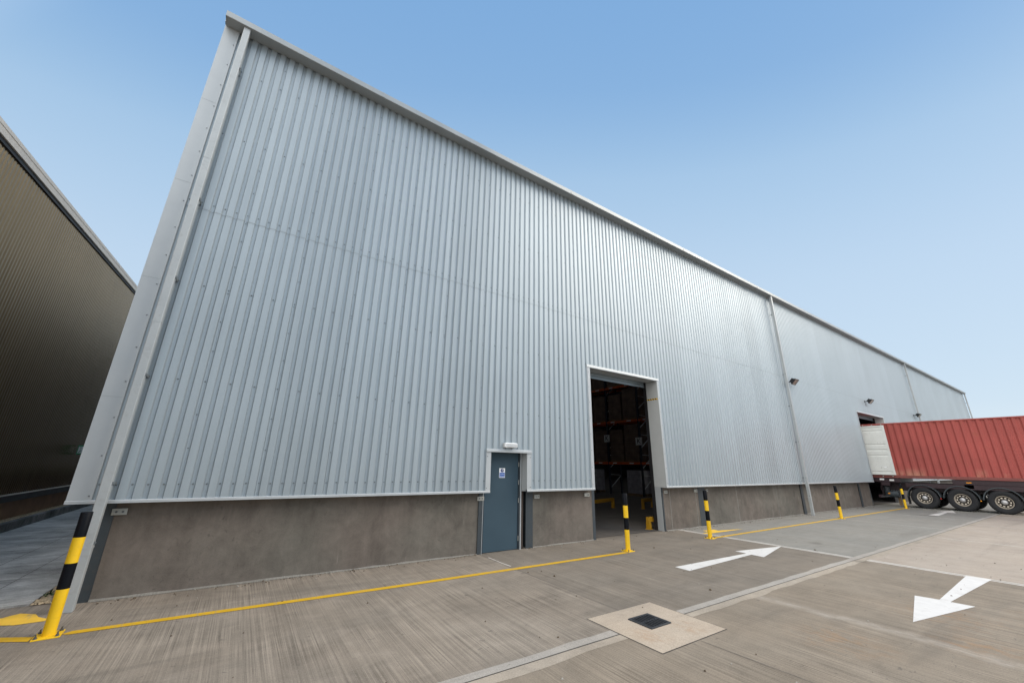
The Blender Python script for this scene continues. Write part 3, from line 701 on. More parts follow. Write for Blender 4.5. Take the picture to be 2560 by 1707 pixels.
# side, back and roof
sw = MB(); pts = []; y = CY + 0.2; i = 0
while y < 47.6:
    pts += [(y, 0), (y + 0.10, 0), (y + 0.114, 0.03), (y + 0.150, 0.03)]; y += PITCH
for xs_, sg in ((X0 + 0.012, 1), (X1 - 0.012, -1)):
    for (ya, da), (yb, db_) in zip(pts, pts[1:]):
        za = 9.9 + (20.0 - abs(ya - 27.6)) * 0.105; zb = 9.9 + (20.0 - abs(yb - 27.6)) * 0.105
        sw.add([(xs_ + sg * da, ya, ZB), (xs_ + sg * db_, yb, ZB), (xs_ + sg * db_, yb, zb), (xs_ + sg * da, ya, za)], [(0, 1, 2, 3)])
sw.build('side_cladding', M['clad'], W)
sp = MB(); sp.box(-1.51, -1.31, PY + 0.25, 47.5, -0.05, 1.30); sp.box(X1 - 0.4, X1 - 0.2, PY + 0.25, 47.5, -0.05, 1.30); sp.box(-1.5, X1 - 0.2, 47.4, 47.6, -0.05, 10)
sp.build('side_plinth', M['plinth'], W)
def roof_slab(mb, x0, x1, ya, yb, th):
    zr = lambda y: 12.02 - abs(y - 27.6) * 0.1065
    vs = [(x, y, zr(y) + k) for k in (0, th) for x, y in ((x0, ya), (x1, ya), (x1, yb), (x0, yb))]
    mb.add(vs, [(0, 3, 2, 1), (4, 5, 6, 7), (0, 1, 5, 4), (1, 2, 6, 5), (2, 3, 7, 6), (3, 0, 4, 7)])
LIGHTS = [(xa, xa + 2.0) for xa in (4.0, 9.0, 14.0, 19.0, 24.0, 29.0, 34.0)]; LY = ((11.0, 25.0), (30.0, 44.0))  # rooflights added in the unseen roof to brighten the dark interior
rf = MB(); x = X0 - 0.02
for xa, xb in LIGHTS + [(X1 + 0.04, None)]:
    roof_slab(rf, x, xa, 7.60, 27.6, 0.06); roof_slab(rf, x, xa, 27.6, 47.9, 0.06)
    if xb is None: break
    roof_slab(rf, xa, xb, 7.60, 11.0, 0.06); roof_slab(rf, xa, xb, 25.0, 27.6, 0.06); roof_slab(rf, xa, xb, 27.6, 30.0, 0.06); roof_slab(rf, xa, xb, 44.0, 47.9, 0.06); x = xb
rf.build('roof', M['clad'], W)
for xa, xb in LIGHTS:
    for ya, yb in LY:
        q = MB(); zr = lambda y: 12.05 - abs(y - 27.6) * 0.1065
        q.add([(xa, ya, zr(ya)), (xb, ya, zr(ya)), (xb, yb, zr(yb)), (xa, yb, zr(yb))], [(0, 1, 2, 3)]); q.build('added_rooflight', M['added_rooflight'], W)
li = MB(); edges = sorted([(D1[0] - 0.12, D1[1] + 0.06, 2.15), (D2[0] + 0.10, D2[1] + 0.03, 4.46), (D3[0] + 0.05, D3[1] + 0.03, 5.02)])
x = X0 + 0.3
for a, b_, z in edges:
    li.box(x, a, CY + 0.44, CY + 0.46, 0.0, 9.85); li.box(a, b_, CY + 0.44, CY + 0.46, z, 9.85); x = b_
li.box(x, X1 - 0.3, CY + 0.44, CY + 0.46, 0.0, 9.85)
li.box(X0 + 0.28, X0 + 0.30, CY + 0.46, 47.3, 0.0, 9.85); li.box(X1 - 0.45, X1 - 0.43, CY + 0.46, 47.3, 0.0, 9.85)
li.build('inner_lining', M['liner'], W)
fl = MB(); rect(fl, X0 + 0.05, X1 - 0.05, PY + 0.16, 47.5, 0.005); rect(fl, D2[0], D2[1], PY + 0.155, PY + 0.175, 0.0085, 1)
tag(fl.build('floor', [M['inside'], M['joint']]), kind='structure')

# surround of the personnel door
t = MB()
t.prof_x([(CY - 0.030, 2.044), (CY + 0.22, 2.044), (CY + 0.22, 2.052), (CY + 0.034, 2.052), (CY + 0.034, 2.121), (CY - 0.006, 2.115), (CY - 0.008, 2.088), (CY - 0.030, 2.082)], 4.450, 5.665)
t.box(4.450, 4.567, CY - 0.006, CY - 0.002, ZB + 0.032, 2.044); t.box(4.563, 4.567, CY - 0.002, PY - 0.002, ZB - 0.012, 2.044)
t.box(5.543, 5.662, CY - 0.006, CY - 0.002, ZB + 0.032, 2.044); t.box(5.543, 5.547, CY - 0.002, PY, ZB - 0.012, 2.044)
for xx, zz in ((4.475, 1.95), (4.475, 1.30), (5.635, 1.95), (5.635, 1.30)): t.cyl((xx, CY - 0.006, zz), (xx, CY - 0.015, zz), 0.011, 8, 1, 0.007)
t.build('door_surround', [M['trim'], M['screw']], W)
dr = MB(); dr.box(4.555, 5.450, 7.875, 7.92, 0.008, 2.10)
DO = dr.build('door', M['door_leaf'], W, bevel=0.004)
fr = MB(); fr.box(4.516, 4.527, 7.845, 7.93, 0, 2.12, 1); fr.box(4.530, 4.552, 7.86, 7.93, 0, 2.12); fr.box(5.453, 5.496, 7.858, 7.93, 0, 2.12); fr.box(4.530, 5.496, 7.88, 7.93, 2.102, 2.16)
o = fr.build('frame', [M['door_frame'], M['trim']], DO); o.location = (0, 0, 0)
pk = MB(); pk.box(5.497, 5.524, 7.842, 7.93, 0, 2.12, 0); pk.box(5.526, 5.60, 7.875, 7.93, 0, 2.12, 1); pk.box(5.602, 5.655, 7.93, 7.95, 0, 2.12, 2)  # light strip, then brown and black fills in the gaps beside the frame
pk.box(4.40, 5.66, 8.0, 8.02, 0.0, 2.2, 2)
o = pk.build('jamb_strip', [M['trim'], M['brown_gap'], M['black']], W)
for z in (1.79, 1.396, 1.009, 0.226):
    h = MB(); h.cyl((5.456, 7.856, z - 0.05), (5.456, 7.856, z + 0.05), 0.008, 8); o = h.build('hinge', M['galv'], DO, (0, 0, 0)); o.location = (0, 0, 0)
sg = MB(); sg.box(4.930, 5.084, 7.8725, 7.8745, 1.498, 1.703); SG = sg.build('sign', M['white'], DO, (0, 0, 0)); SG.location = (0, 0, 0)
sg = MB(); sg.cyl((5.007, 7.8726, 1.655), (5.007, 7.8715, 1.655), 0.041, 28); o = sg.build('symbol_disc', M['sign_dark_blue'], SG, (0, 0, 0)); o.location = (0, 0, 0)
sg = MB(); sg.box(5.001, 5.013, 7.8705, 7.8714, 1.648, 1.690); sg.box(5.001, 5.013, 7.8705, 7.8714, 1.622, 1.636); o = sg.build('exclamation_mark', M['white'], SG, (0, 0, 0)); o.location = (0, 0, 0)
sg = MB(); sg.box(4.938, 5.076, 7.8715, 7.8726, 1.510, 1.608); o = sg.build('text_panel', M['sign_blue'], SG, (0, 0, 0)); o.location = (0, 0, 0)
for i, tx in enumerate(("Fire door", "keep shut")): text_part('lettering', tx, 0.032, M['white'], SG, (5.007, 7.8712, 1.578 - i * 0.040), (R(90), 0, 0), 0.0003)
sg = MB(); sg.cyl((4.60, 7.8748, 1.503), (4.60, 7.8730, 1.503), 0.04, 24); o = sg.build('blue_sticker', M['sign_blue'], DO, (0, 0, 0)); o.location = (0, 0, 0)

# roller doors: surround, reveals, shutter
def roller(d, hazard):
    x0, x1, zt = d
    t = MB()
    t.prof_x([(CY - 0.016, zt), (CY + 0.43, zt + 0.004), (CY + 0.43, zt + 0.012), (CY + 0.034, zt + 0.012), (CY + 0.034, zt + 0.085), (CY - 0.008, zt + 0.08), (CY - 0.016, zt + 0.02)], x0 - 0.12, x1 + 0.10)
    t.box(x0 - 0.10, x0, CY - 0.006, CY - 0.002, ZB + 0.032, zt); t.box(x0 - 0.004, x0, CY - 0.002, CY + 0.20, ZB - 0.012, zt)
    t.box(x1, x1 + 0.09, CY - 0.006, CY - 0.002, ZB + 0.032, zt)
    for i in range(8):
        z = ZB + 0.12 + i * (zt - ZB - 0.25) / 7
        for xx in (x0 - 0.07, x1 + 0.06): t.cyl((xx, CY - 0.006, z), (xx, CY - 0.015, z), 0.010, 8, 1, 0.006)
    t.build('door_surround', [M['trim'], M['screw']], W)
    r = MB(); r.box(x1 + 0.001, x1 + 0.006, CY - 0.002, CY + 0.425, ZB - 0.010, zt - 0.002, 0); r.box(x1 + 0.005, x1 + 0.012, PY + 0.01, CY + 0.425, 0.0, ZB - 0.012, 1)
    r.build('door_reveal', [M['trim_dark'], M['trim']], W)
    rail = MB(); rail.box(x1 + 0.004, x1 + 0.09, CY + 0.43, CY + 0.55, 0.0, zt + 0.1); rail.box(x0 + 0.03, x0 + 0.10, CY + 0.43, CY + 0.55, 0.0, zt + 0.1); rail.build('guide_rail', M['black'], W)
    if hazard:
        hz = MB(); n = 9; ya, yb = CY + 0.012, CY + 0.42
        for i in range(n):
            a = ya + (yb - ya) * i / n; b_ = ya + (yb - ya) * (i + 1) / n
            hz.add([(x1 - 0.001, a, 3.83), (x1 - 0.001, b_, 3.83), (x1 - 0.001, min(b_ + 0.03, yb), 3.875), (x1 - 0.001, min(a + 0.03, yb), 3.875)], [(0, 1, 2, 3)], i % 2)
        hz.build('hazard_tape', [M['yellow'], M['blackband']], W)
    s = MB(); zb = zt - 0.10; y = CY + 0.52; prev = None; z = zb; vs = []
    while z < zt + 0.35:
        vs += [(y, z), (y - 0.018, z + 0.022), (y - 0.018, z + 0.052), (y, z + 0.074)]; z += 0.076
    for (ya, za), (yb, zb_) in zip(vs, vs[1:]):
        s.add([(x0 + 0.06, ya, za), (x1 + 0.06, ya, za), (x1 + 0.06, yb, zb_), (x0 + 0.06, yb, zb_)], [(0, 1, 2, 3)])
    s.box(x0 + 0.06, x1 + 0.06, y - 0.03, y + 0.03, zb - 0.05, zb)
    s.build('roller_shutter', M['shutter'], W)
roller(D2, True); roller(D3, False)

# ------------------------------------------------------------------ lamps on the wall
def floodlight(x, z, label, tilt=42):
    L = thing('floodlight', (x, CY, z), label, 'floodlight', 'floodlights along the cladding'); L.scale = (0.85, 0.85, 0.85)
    k = MB(); k.box(-0.05, 0.05, -0.03, 0.0, -0.06, 0.06); k.box(-0.022, 0.022, -0.20, -0.03, -0.022, 0.022); k.build('bracket', M['black'], L, (0, 0, 0))
    a = R(tilt); n = Vector((0, -math.cos(a), -math.sin(a))); up = Vector((0, -math.sin(a), math.cos(a))); c = Vector((0, -0.33, -0.01))
    h = MB()
    vs = []
    for (hw, hh, t_) in ((0.12, 0.09, -0.13), (0.20, 0.16, 0.02), (0.21, 0.17, 0.02), (0.21, 0.17, 0.06)):
        vs += [c + Vector((sx * hw, 0, 0)) + up * (sy * hh) + n * t_ for sx, sy in ((-1, -1), (1, -1), (1, 1), (-1, 1))]
    fs = [(0, 1, 2, 3)] + [(4 * j + i, 4 * j + i + 4, 4 * j + (i + 1) % 4 + 4, 4 * j + (i + 1) % 4) for j in range(3) for i in range(4)]
    h.add(vs, fs)
    for i in range(5):
        xx = -0.10 + i * 0.05; h.obox(c + Vector((xx, 0, 0)) - n * 0.09, (0.004, 0, 0), up * 0.10, n * 0.07)
    for q in ((0.21, 0.185, 0.17, 0),):
        for sx in (-1, 1): h.obox(c + Vector((sx * 0.1975, 0, 0)) + n * 0.068, (0.0125, 0, 0), up * 0.17, n * 0.008)
        for sy in (-1, 1): h.obox(c + up * (sy * 0.1575) + n * 0.068, (0.185, 0, 0), up * 0.0125, n * 0.008)
    h.build('housing', M['black'], L, (0, 0, 0))
    gl = MB(); gl.obox(c + n * 0.0625, (0.184, 0, 0), up * 0.144, n * 0.003); gl.build('glass', M['lamp_glass'], L, (0, 0, 0))
    cb = MB(); cb.cyl((0.01, -0.025, -0.05), (0.04, -0.03, -0.32), 0.007, 6); cb.build('cable', M['black'], L, (0, 0, 0))
floodlight(20.36, 5.62, 'black floodlight right beside the second grey downpipe, nearest of the three on the wall')
floodlight(30.55, 5.74, 'black floodlight above the loading door where the red container is backed in')
floodlight(40.85, 5.74, 'farthest small black floodlight, in front of the third downpipe above the red container')
B = thing('bulkhead_light', (5.035, CY, 2.20), 'small white ribbed wall light above the slate blue door', 'wall light')
q = MB(); q.box(-0.165, 0.165, -0.045, 0.0, -0.05, 0.05); q.build('base', M['trim_dark'], B, (0, 0, 0), bevel=0.008)
q = MB(); q.box(-0.165, 0.170, -0.105, -0.045, -0.052, 0.052); q.build('diffuser', M['white'], B, (0, 0, 0), bevel=0.018)
q = MB()
for i in range(9): q.box(-0.13 + i * 0.032, -0.118 + i * 0.032, -0.112, -0.100, -0.035, 0.035)
q.build('ribs', M['trim_dark'], B, (0, 0, 0))

# ------------------------------------------------------------------ bollards
def make_bollard(loc, label, rz=0):
    T = thing('bollard', loc, label, 'bollard', 'yellow and black bollards in front of the warehouse', rz=rz)
    p = MB(); r = 0.052; zz = (0.012, 0.435, 0.682, 0.938, 1.19)
    prof = []; mats = []
    p.lathe((0, 0, 0), (0, 0, 1), [(r, z) for z in zz] + [(r - 0.004, 1.196), (0.001, 1.197)], 28, 0, [0, 1, 0, 1, 1, 1])
    p.build('post', [M['yellow'], M['blackband']], T, (0, 0, 0))
    b_ = MB(); b_.box(-0.105, 0.105, -0.11, 0.11, 0.0, 0.013); b_.build('base_plate', M['yellow'], T, (0, 0, 0), bevel=0.003)
    for sx in (-1, 1):
        for sy in (-1, 1):
            k = MB(); x, y = sx * 0.078, sy * 0.082
            k.cyl((x, y, 0.013), (x, y, 0.017), 0.018, 12); k.cyl((x, y, 0.017), (x, y, 0.030), 0.013, 6); k.cyl((x, y, 0.030), (x, y, 0.052), 0.007, 8)
            k.build('anchor_bolt', M['bolt'], T, (0, 0, 0))
    return T
b0 = make_bollard((-1.335, 6.665, 0), 'nearest yellow and black bollard, at the warehouse corner by the first downpipe', 0.06)
for loc, label, rz in (((7.53, 6.545, 0), 'yellow and black bollard in front of the first open roller door', 0.03),
                       ((10.80, 6.555, 0), 'yellow and black bollard before the plinth just right of the first roller door', 0.05),
                       ((19.82, 6.52, 0), 'yellow and black bollard standing on the yellow line right of the second downpipe', 0.02),
                       ((28.38, 6.54, 0), 'farthest yellow and black bollard, beside the wheels of the container trailer', 0.02)):
    c = copy_tree(b0); c.location = loc; c.rotation_euler = (0, 0, rz); c['label'] = label

# ------------------------------------------------------------------ container on its trailer
CX, CW = 29.35, 2.44
K = thing('shipping_container', (CX + CW / 2, 1.9, 1.44), 'rusty red shipping container backed into the far loading door', 'shipping container', world=True)
ya, yb, z0, z1 = -4.2, 7.98, 1.44, 4.31
s = MB(); y = ya + 0.16; pts = []
while y < yb - 0.14: pts += [(y, 0.0), (y + 0.085, 0.0), (y + 0.142, 0.044), (y + 0.215, 0.044)]; y += 0.272
pts = [p for p in pts if p[0] < yb - 0.12] + [(yb - 0.12, 0.0)]
for (a, da), (b_, db_) in zip(pts, pts[1:]):
    s.add([(CX + 0.012 + da, a, z0 + 0.14), (CX + 0.012 + db_, b_, z0 + 0.14), (CX + 0.012 + db_, b_, z1 - 0.06), (CX + 0.012 + da, a, z1 - 0.06)], [(0, 3, 2, 1)])
    s.add([(CX + CW - 0.012 - da, a, z0 + 0.14), (CX + CW - 0.012 - db_, b_, z0 + 0.14), (CX + CW - 0.012 - db_, b_, z1 - 0.06), (CX + CW - 0.012 - da, a, z1 - 0.06)], [(0, 1, 2, 3)])
s.box(CX + 0.06, CX + CW - 0.06, ya + 0.02, ya + 0.06, z0 + 0.1, z1 - 0.05)
s.build('side_panels', M['cont_red'], K)
s = MB(); s.box(CX + 0.02, CX + CW - 0.02, ya + 0.1, yb - 0.1, z1 - 0.045, z1 - 0.02); s.build('roof_panel', M['cont_red'], K)
s = MB(); s.box(CX + 0.02, CX + CW - 0.02, ya + 0.1, yb - 0.15, z0 + 0.10, z0 + 0.14); s.build('floor_panel', M['wood'], K)
for x in (CX, CX + CW - 0.06):
    s = MB(); s.box(x, x + 0.06, ya + 0.16, yb - 0.16, z1 - 0.065, z1); s.build('top_rail', M['cont_red'], K, bevel=0.006)
    s = MB(); s.box(x - 0.002, x + 0.06, ya + 0.16, yb - 0.16, z0 + 0.005, z0 + 0.145); s.build('bottom_rail', M['cont_rail'], K, bevel=0.006)
    for y in (ya, yb - 0.14):
        s = MB(); s.box(x - 0.004, x + 0.09, y, y + 0.14, z0, z1 + 0.004); s.build('corner_post', M['cont_rail'], K, bevel=0.008)
s = MB()
for y in (yb - 0.10, ya): s.box(CX + 0.09, CX + CW - 0.09, y, y + 0.10, z1 - 0.12, z1); s.box(CX + 0.09, CX + CW - 0.09, y, y + 0.10, z0, z0 + 0.14)
s.build('end_frame', M['cont_rail'], K)
def cont_door(x, sgn):
    d = MB(); y0_, y1_ = 6.79, 7.96; zb, zt = 1.605, 4.19; H = zt - zb
    prof = [(0.0, 0.02)]
    for fz, dp in ((0.045, 0.02), (0.05, 0.034), (0.065, 0.034), (0.07, 0.012), (0.36, 0.012), (0.385, 0.026), (0.40, 0.026), (0.405, 0.010), (0.47, 0.010), (0.495, 0.028), (0.51, 0.028), (0.515, 0.010), (0.585, 0.010),
                   (0.605, 0.028), (0.62, 0.028), (0.625, 0.012), (0.865, 0.012), (0.89, 0.026), (0.90, 0.026), (0.905, 0.012), (0.945, 0.012), (0.95, 0.026), (1.0, 0.026)):
        prof.append((fz, dp))
    for (fa, da), (fb, db_) in zip(prof, prof[1:]):
        if fb - fa < 1e-6: continue
        d.add([(x + sgn * (0.05 - da * 1.3), y0_ + 0.09, zb + H * fa), (x + sgn * (0.05 - da * 1.3), y1_ - 0.06, zb + H * fa), (x + sgn * (0.05 - db_ * 1.3), y1_ - 0.06, zb + H * fb), (x + sgn * (0.05 - db_ * 1.3), y0_ + 0.09, zb + H * fb)], [(0, 1, 2, 3)] if sgn < 0 else [(3, 2, 1, 0)])
    xa, xb = sorted((x, x + sgn * 0.055))
    d.box(xa, xb, y0_, y0_ + 0.10, zb - 0.01, zt + 0.01); d.box(xa, xb, y1_ - 0.07, y1_, zb - 0.01, zt + 0.01)
    d.box(xa, xb, y0_ + 0.1, y1_ - 0.07, zt - 0.05, zt + 0.009); d.box(xa, xb, y0_ + 0.1, y1_ - 0.07, zb - 0.009, zb + 0.05)
    d.box(min(x, x + sgn * 0.01), max(x, x + sgn * 0.01), y0_ + 0.05, y1_ - 0.05, zb, zt)
    O = d.build('open_door', M['cont_door'], K)
    g_ = MB()
    for yy, zz in ((7.1, 3.28), (7.22, 3.28), (6.95, 3.28), (7.25, 2.42), (7.37, 2.42), (7.0, 2.42), (7.3, 2.0), (7.05, 2.0), (7.32, 1.93)):
        g_.cyl((x + sgn * 0.033, yy, zz), (x + sgn * 0.042, yy, zz), 0.011, 8)
    o = g_.build('rivets', M['bolt'], O, (0, 0, 0)); o.location = (0, 0, 0)
    s_ = MB(); s_.box(min(x + sgn * 0.034, x + sgn * 0.037), max(x + sgn * 0.034, x + sgn * 0.037), 7.10, 7.19, 1.97, 2.01); o = s_.build('sticker', M['white'], O, (0, 0, 0)); o.location = (0, 0, 0)
    return O
cont_door(CX - 0.06, -1); cont_door(CX + CW + 0.06, 1)
for O in [o for o in K.children if o.name.startswith('open_door')]: O['label'] = 'white open door swung flat against the container side'
kn = MB()
for yy, zz in ((7.35, 1.52), (6.95, 1.52), (7.7, 4.25), (7.3, 4.25), (6.9, 4.25)): kn.cyl((CX - 0.004, yy, zz), (CX - 0.03, yy, zz), 0.028, 10)
kn.build('lashing_ring', M['galv'], K)

T = thing('container_trailer', (CX + 1.22, 2.0, 0), 'dark three axle skeletal trailer carrying the red container', 'trailer', world=True)
c = MB()
for x in (CX + 0.62, CX + 1.72): c.box(x, x + 0.10, -4.5, 7.75, 0.80, 1.22)
for y, h in ((7.35, 0.35), (4.3, 0.3), (0.2, 0.3), (-3.9, 0.3)):
    c.box(CX + 0.05, CX + 2.39, y - h / 2, y + h / 2, 1.05, 1.215)
for y in (6.62, 5.3, 3.95, 2.6, 1.2): c.box(CX + 0.72, CX + 1.72, y - 0.05, y + 0.05, 0.85, 1.18)
c.build('chassis', M['chassis'], T)
c = MB(); c.box(CX + 0.04, CX + 2.40, 6.72, 7.80, 1.225, 1.435); c.box(CX + 0.04, CX + 2.40, 4.10, 4.82, 1.225, 1.435); c.box(CX + 0.04, CX + 2.40, -4.1, 4.10, 1.227, 1.433)
c.build('bolster', M['chassis'], T)
c = MB(); c.box(CX + 0.05, CX + 0.10, 1.0, 6.55, 1.0, 1.215); c.build('side_valance', M['chassis'], T)
c = MB(); c.box(CX + 0.05, CX + 2.39, 7.66, 7.76, 0.42, 0.56); c.box(CX + 0.55, CX + 0.65, 7.6, 7.7, 0.5, 1.1); c.box(CX + 1.8, CX + 1.9, 7.6, 7.7, 0.5, 1.1); c.build('rear_bumper', M['chassis'], T)
c = MB(); c.cyl((CX + 0.30, 6.95, 0.62), (CX + 0.30, 7.35, 0.62), 0.17, 20); c.cyl((CX + 0.45, 7.45, 0.50), (CX + 0.45, 7.45, 1.0), 0.13, 16); c.build('air_tank', M['steel_dark'], T)
c = MB()
for i in range(5):
    p0 = Vector((CX + 0.12 + i * 0.05, 7.5 - i * 0.08, 1.2)); prev = p0
    for j in range(1, 9):
        t_ = j / 8; q = p0 + Vector((0.02 * i, -0.30 * t_, -0.45 * math.sin(t_ * 2.2))); c.cyl(prev, q, 0.012, 6, 0, caps=False); prev = q
c.build('hoses', M['black'], T)
for (y, z, m, nm) in ((7.45, 1.36, 'white', 'number_plate'), (7.05, 1.33, 'label_white', 'side_marker')):
    c = MB(); c.box(CX + 0.015, CX + 0.035, y - 0.09, y + 0.09, z - 0.04, z + 0.04); c.build(nm, M[m], T)
c = MB(); c.box(CX + 0.09, CX + 0.12, 7.28, 7.36, 0.62, 0.68); c.build('marker_lamp', M['amber'], T)
c = MB(); c.box(CX + 0.025, CX + 0.04, 4.18, 4.36, 1.30, 1.335); c.build('marker_lamp', M['amber'], T)
c = MB(); c.box(CX + 0.5, CX + 0.58, 6.98, 7.1, 0.05, 0.5); c.build('support_strut', M['wood'], T)
WY = (5.97, 4.66, 3.36)
def make_wheel(y, side):
    x = CX + 0.03 if side < 0 else CX + CW - 0.03; ax = (1, 0, 0) if side < 0 else (-1, 0, 0)
    t_ = MB()
    prof = [(0.275, 0.06), (0.29, 0.03), (0.33, 0.012), (0.40, 0.0), (0.455, 0.008), (0.495, 0.03), (0.512, 0.06)]
    for k in range(4):
        a = 0.075 + k * 0.068; prof += [(0.515, a), (0.515, a + 0.05), (0.503, a + 0.053), (0.503, a + 0.065)]
    prof += [(0.512, 0.345), (0.495, 0.37), (0.40, 0.385), (0.28, 0.36)]
    t_.lathe((x, y, 0.512), ax, prof, 56); Wt = thing_part = t_.build('wheel', M['rubber'], T)
    r_ = MB()
    r_.lathe((x, y, 0.512), ax, [(0.285, 0.045), (0.278, 0.035), (0.262, 0.036), (0.250, 0.06), (0.235, 0.115), (0.20, 0.125), (0.150, 0.085), (0.105, 0.080)], 40, 0, [0, 0, 0, 0, 1, 1, 1])
    rr = r_.build('rim', [M['rim'], M['rim_dark']], Wt); rr.location = (0, 0, 0)
    h = MB(); s_ = 1 if side < 0 else -1
    for i in range(10):
        an = 2 * math.pi * i / 10
        c_ = Vector((x + s_ * 0.106, y + 0.182 * math.cos(an), 0.512 + 0.182 * math.sin(an)))
        rad = Vector((0, math.cos(an), math.sin(an))); tn = Vector((0, -math.sin(an), math.cos(an)))
        h.obox(c_, (0.012, 0, 0), rad * 0.022, tn * 0.030, 0)
        an += 0.314; c_ = Vector((x + s_ * 0.082, y + 0.135 * math.cos(an), 0.512 + 0.135 * math.sin(an)))
        h.cyl(c_, c_ - Vector((s_ * 0.03, 0, 0)), 0.014, 8, 1)
    o = h.build('wheel_nuts', [M['rim_bright'], M['rim_dark']], Wt); o.location = (0, 0, 0)
    u_ = MB(); u_.lathe((x, y, 0.512), ax, [(0.106, 0.10), (0.10, 0.03), (0.075, 0.012), (0.06, 0.0), (0.001, -0.004)], 24)
    o = u_.build('hub', M['hub'], Wt, (0, 0, 0)); o.location = (0, 0, 0)
    return Wt
for y in WY:
    make_wheel(y, -1); make_wheel(y, 1)
    a = MB(); a.cyl((CX + 0.3, y, 0.512), (CX + 2.14, y, 0.512), 0.075, 12); a.box(CX + 0.6, CX + 0.72, y - 0.25, y + 0.35, 0.45, 0.8); a.box(CX + 1.72, CX + 1.84, y - 0.25, y + 0.35, 0.45, 0.8); a.build('axle', M['chassis'], T)
    for sd_, xa, xb in ((-1, CX - 0.005, CX + 0.40), (1, CX + CW - 0.40, CX + CW + 0.005)):
        m_ = MB(); n = 22; vs = []
        for i in range(n + 1):
            an = R(3 + 174 * i / n); co, si = math.cos(an), math.sin(an)
            for r_ in (0.585, 0.622): vs += [(xa, y + r_ * co, 0.535 + r_ * si), (xb, y + r_ * co, 0.535 + r_ * si)]
        for i in range(n):
            o_ = 4 * i; m_.add([vs[o_ + j] for j in range(8)], [(0, 1, 5, 4), (2, 6, 7, 3), (0, 4, 6, 2), (1, 3, 7, 5)], 0, False)
        m_.build('mudguard', M['guard'], T)
    q = MB(); q.box(CX - 0.012, CX + 0.004, y - 0.625, y - 0.585, 0.50, 0.545); q.build('guard_end_cap', M['redlens'] if y > 5.5 else M['amber'], T)
q = MB(); q.box(CX, CX + 0.38, 6.585, 6.60, 0.17, 0.62); q.build('mud_flap', M['rubber'], T)
for x in (CX + 0.5, CX + 1.85):
    l_ = MB(); l_.box(x, x + 0.12, -1.2, -1.08, 0.04, 1.0); l_.box(x - 0.08, x + 0.2, -1.28, -1.0, 0.0, 0.04); l_.build('landing_leg', M['chassis'], T)

# ------------------------------------------------------------------ neighbouring bronze building
NB = thing('bronze_building', (-4.75, 25, 0), 'dark bronze ribbed metal building across the alley on the left', 'building', world=True)
def zroof(y): return 7.25 + (y - 9.95) * 0.0715
s = MB(); y = 2.0; pts = []
while y < 46:
    pts += [(y, 0.0), (y + 0.048, 0.0), (y + 0.056, 0.024), (y + 0.095, 0.024)]; y += 0.117
for (a, da), (b_, db_) in zip(pts, pts[1:]):
    s.add([(-4.72 - da, a, 0.83), (-4.72 - db_, b_, 0.83), (-4.72 - db_, b_, zroof(b_) + 0.05), (-4.72 - da, a, zroof(a) + 0.05)], [(0, 1, 2, 3)])
s.build('wall_cladding', M['bronze'], NB)
s = MB(); s.box(-20, -4.84, 2.0, 46, -0.05, 0.9); s.build('rendered_plinth', M['brick'], NB)
s = MB(); s.box(-4.80, -4.70, 2.0, 46, 0.65, 0.815); s.build('base_dark_band', M['navy'], NB)  # dark band from plinth to drip trim
s = MB(); s.box(-4.76, -4.675, 2.0, 46, 0.815, 0.838); s.build('drip_trim', M['bronze_trim'], NB)
def rake(name, x0, x1, za, zb, mat):
    q = MB(); vs = []
    for y in (2.0, 46.0):
        z = zroof(y); vs += [(x0, y, z + za), (x1, y, z + za), (x1, y, z + zb), (x0, y, z + zb)]
    q.add(vs, [(0, 1, 2, 3), (7, 6, 5, 4), (0, 4, 5, 1), (1, 5, 6, 2), (2, 6, 7, 3), (3, 7, 4, 0)]); q.build(name, mat, NB)
rake('eaves_flashing', -4.78, -4.69, 0.02, 0.10, M['navy']); rake('verge_trim', -4.78, -4.66, 0.102, 0.235, M['bronze_trim']); rake('roof_edge', -4.9, -4.652, 0.237, 0.315, M['bronze_trim'])
q = MB(); vs = []
for y in (2.0, 46.0):
    z = zroof(y); vs += [(-20, y, z + 0.10), (-4.78, y, z + 0.10), (-4.78, y, z + 0.28), (-20, y, z + 0.28)]
q.add(vs, [(0, 1, 2, 3), (7, 6, 5, 4), (0, 4, 5, 1), (1, 5, 6, 2), (2, 6, 7, 3), (3, 7, 4, 0)]); q.build('roof', M['bronze'], NB)
q = MB()
for y in (2.0, 45.9): q.box(-20, -4.78, y, y + 0.1, 0.9, zroof(y) + 0.1)
q.box(-20, -19.9, 2.0, 46, 0.9, zroof(2.0)); q.build('end_wall', M['bronze'], NB)
E_ = thing('exit_sign', (-4.69, 19.75, 2.0), 'small green exit sign fixed to the bronze wall low down', 'exit sign')
q = MB(); q.box(-0.0, 0.30, -0.01, 0.01, -0.15, 0.15); q.build('panel', M['green'], E_, (0, 0, 0))
q = MB()
q.box(0.02, 0.125, -0.014, -0.0105, -0.11, 0.11); q.build('doorway_symbol', M['white'], E_, (0, 0, 0))
q = MB(); q.box(0.20, 0.215, -0.014, -0.0105, -0.09, 0.05); q.add([(0.165, -0.012, -0.04), (0.25, -0.012, -0.04), (0.2075, -0.012, -0.12)], [(0, 2, 1)]); q.cyl((0.075, -0.0142, 0.07), (0.075, -0.0160, 0.07), 0.018, 12, 1); q.bar((0.07, -0.0155, 0.04), (0.085, -0.0155, -0.02), 0.003, 0.03, 1)
q.bar((0.085, -0.0155, -0.02), (0.05, -0.0155, -0.09), 0.003, 0.018, 1); q.bar((0.085, -0.0155, -0.02), (0.11, -0.0155, -0.08), 0.003, 0.018, 1); q.build('arrow_symbol', [M['white'], M['green']], E_, (0, 0, 0))

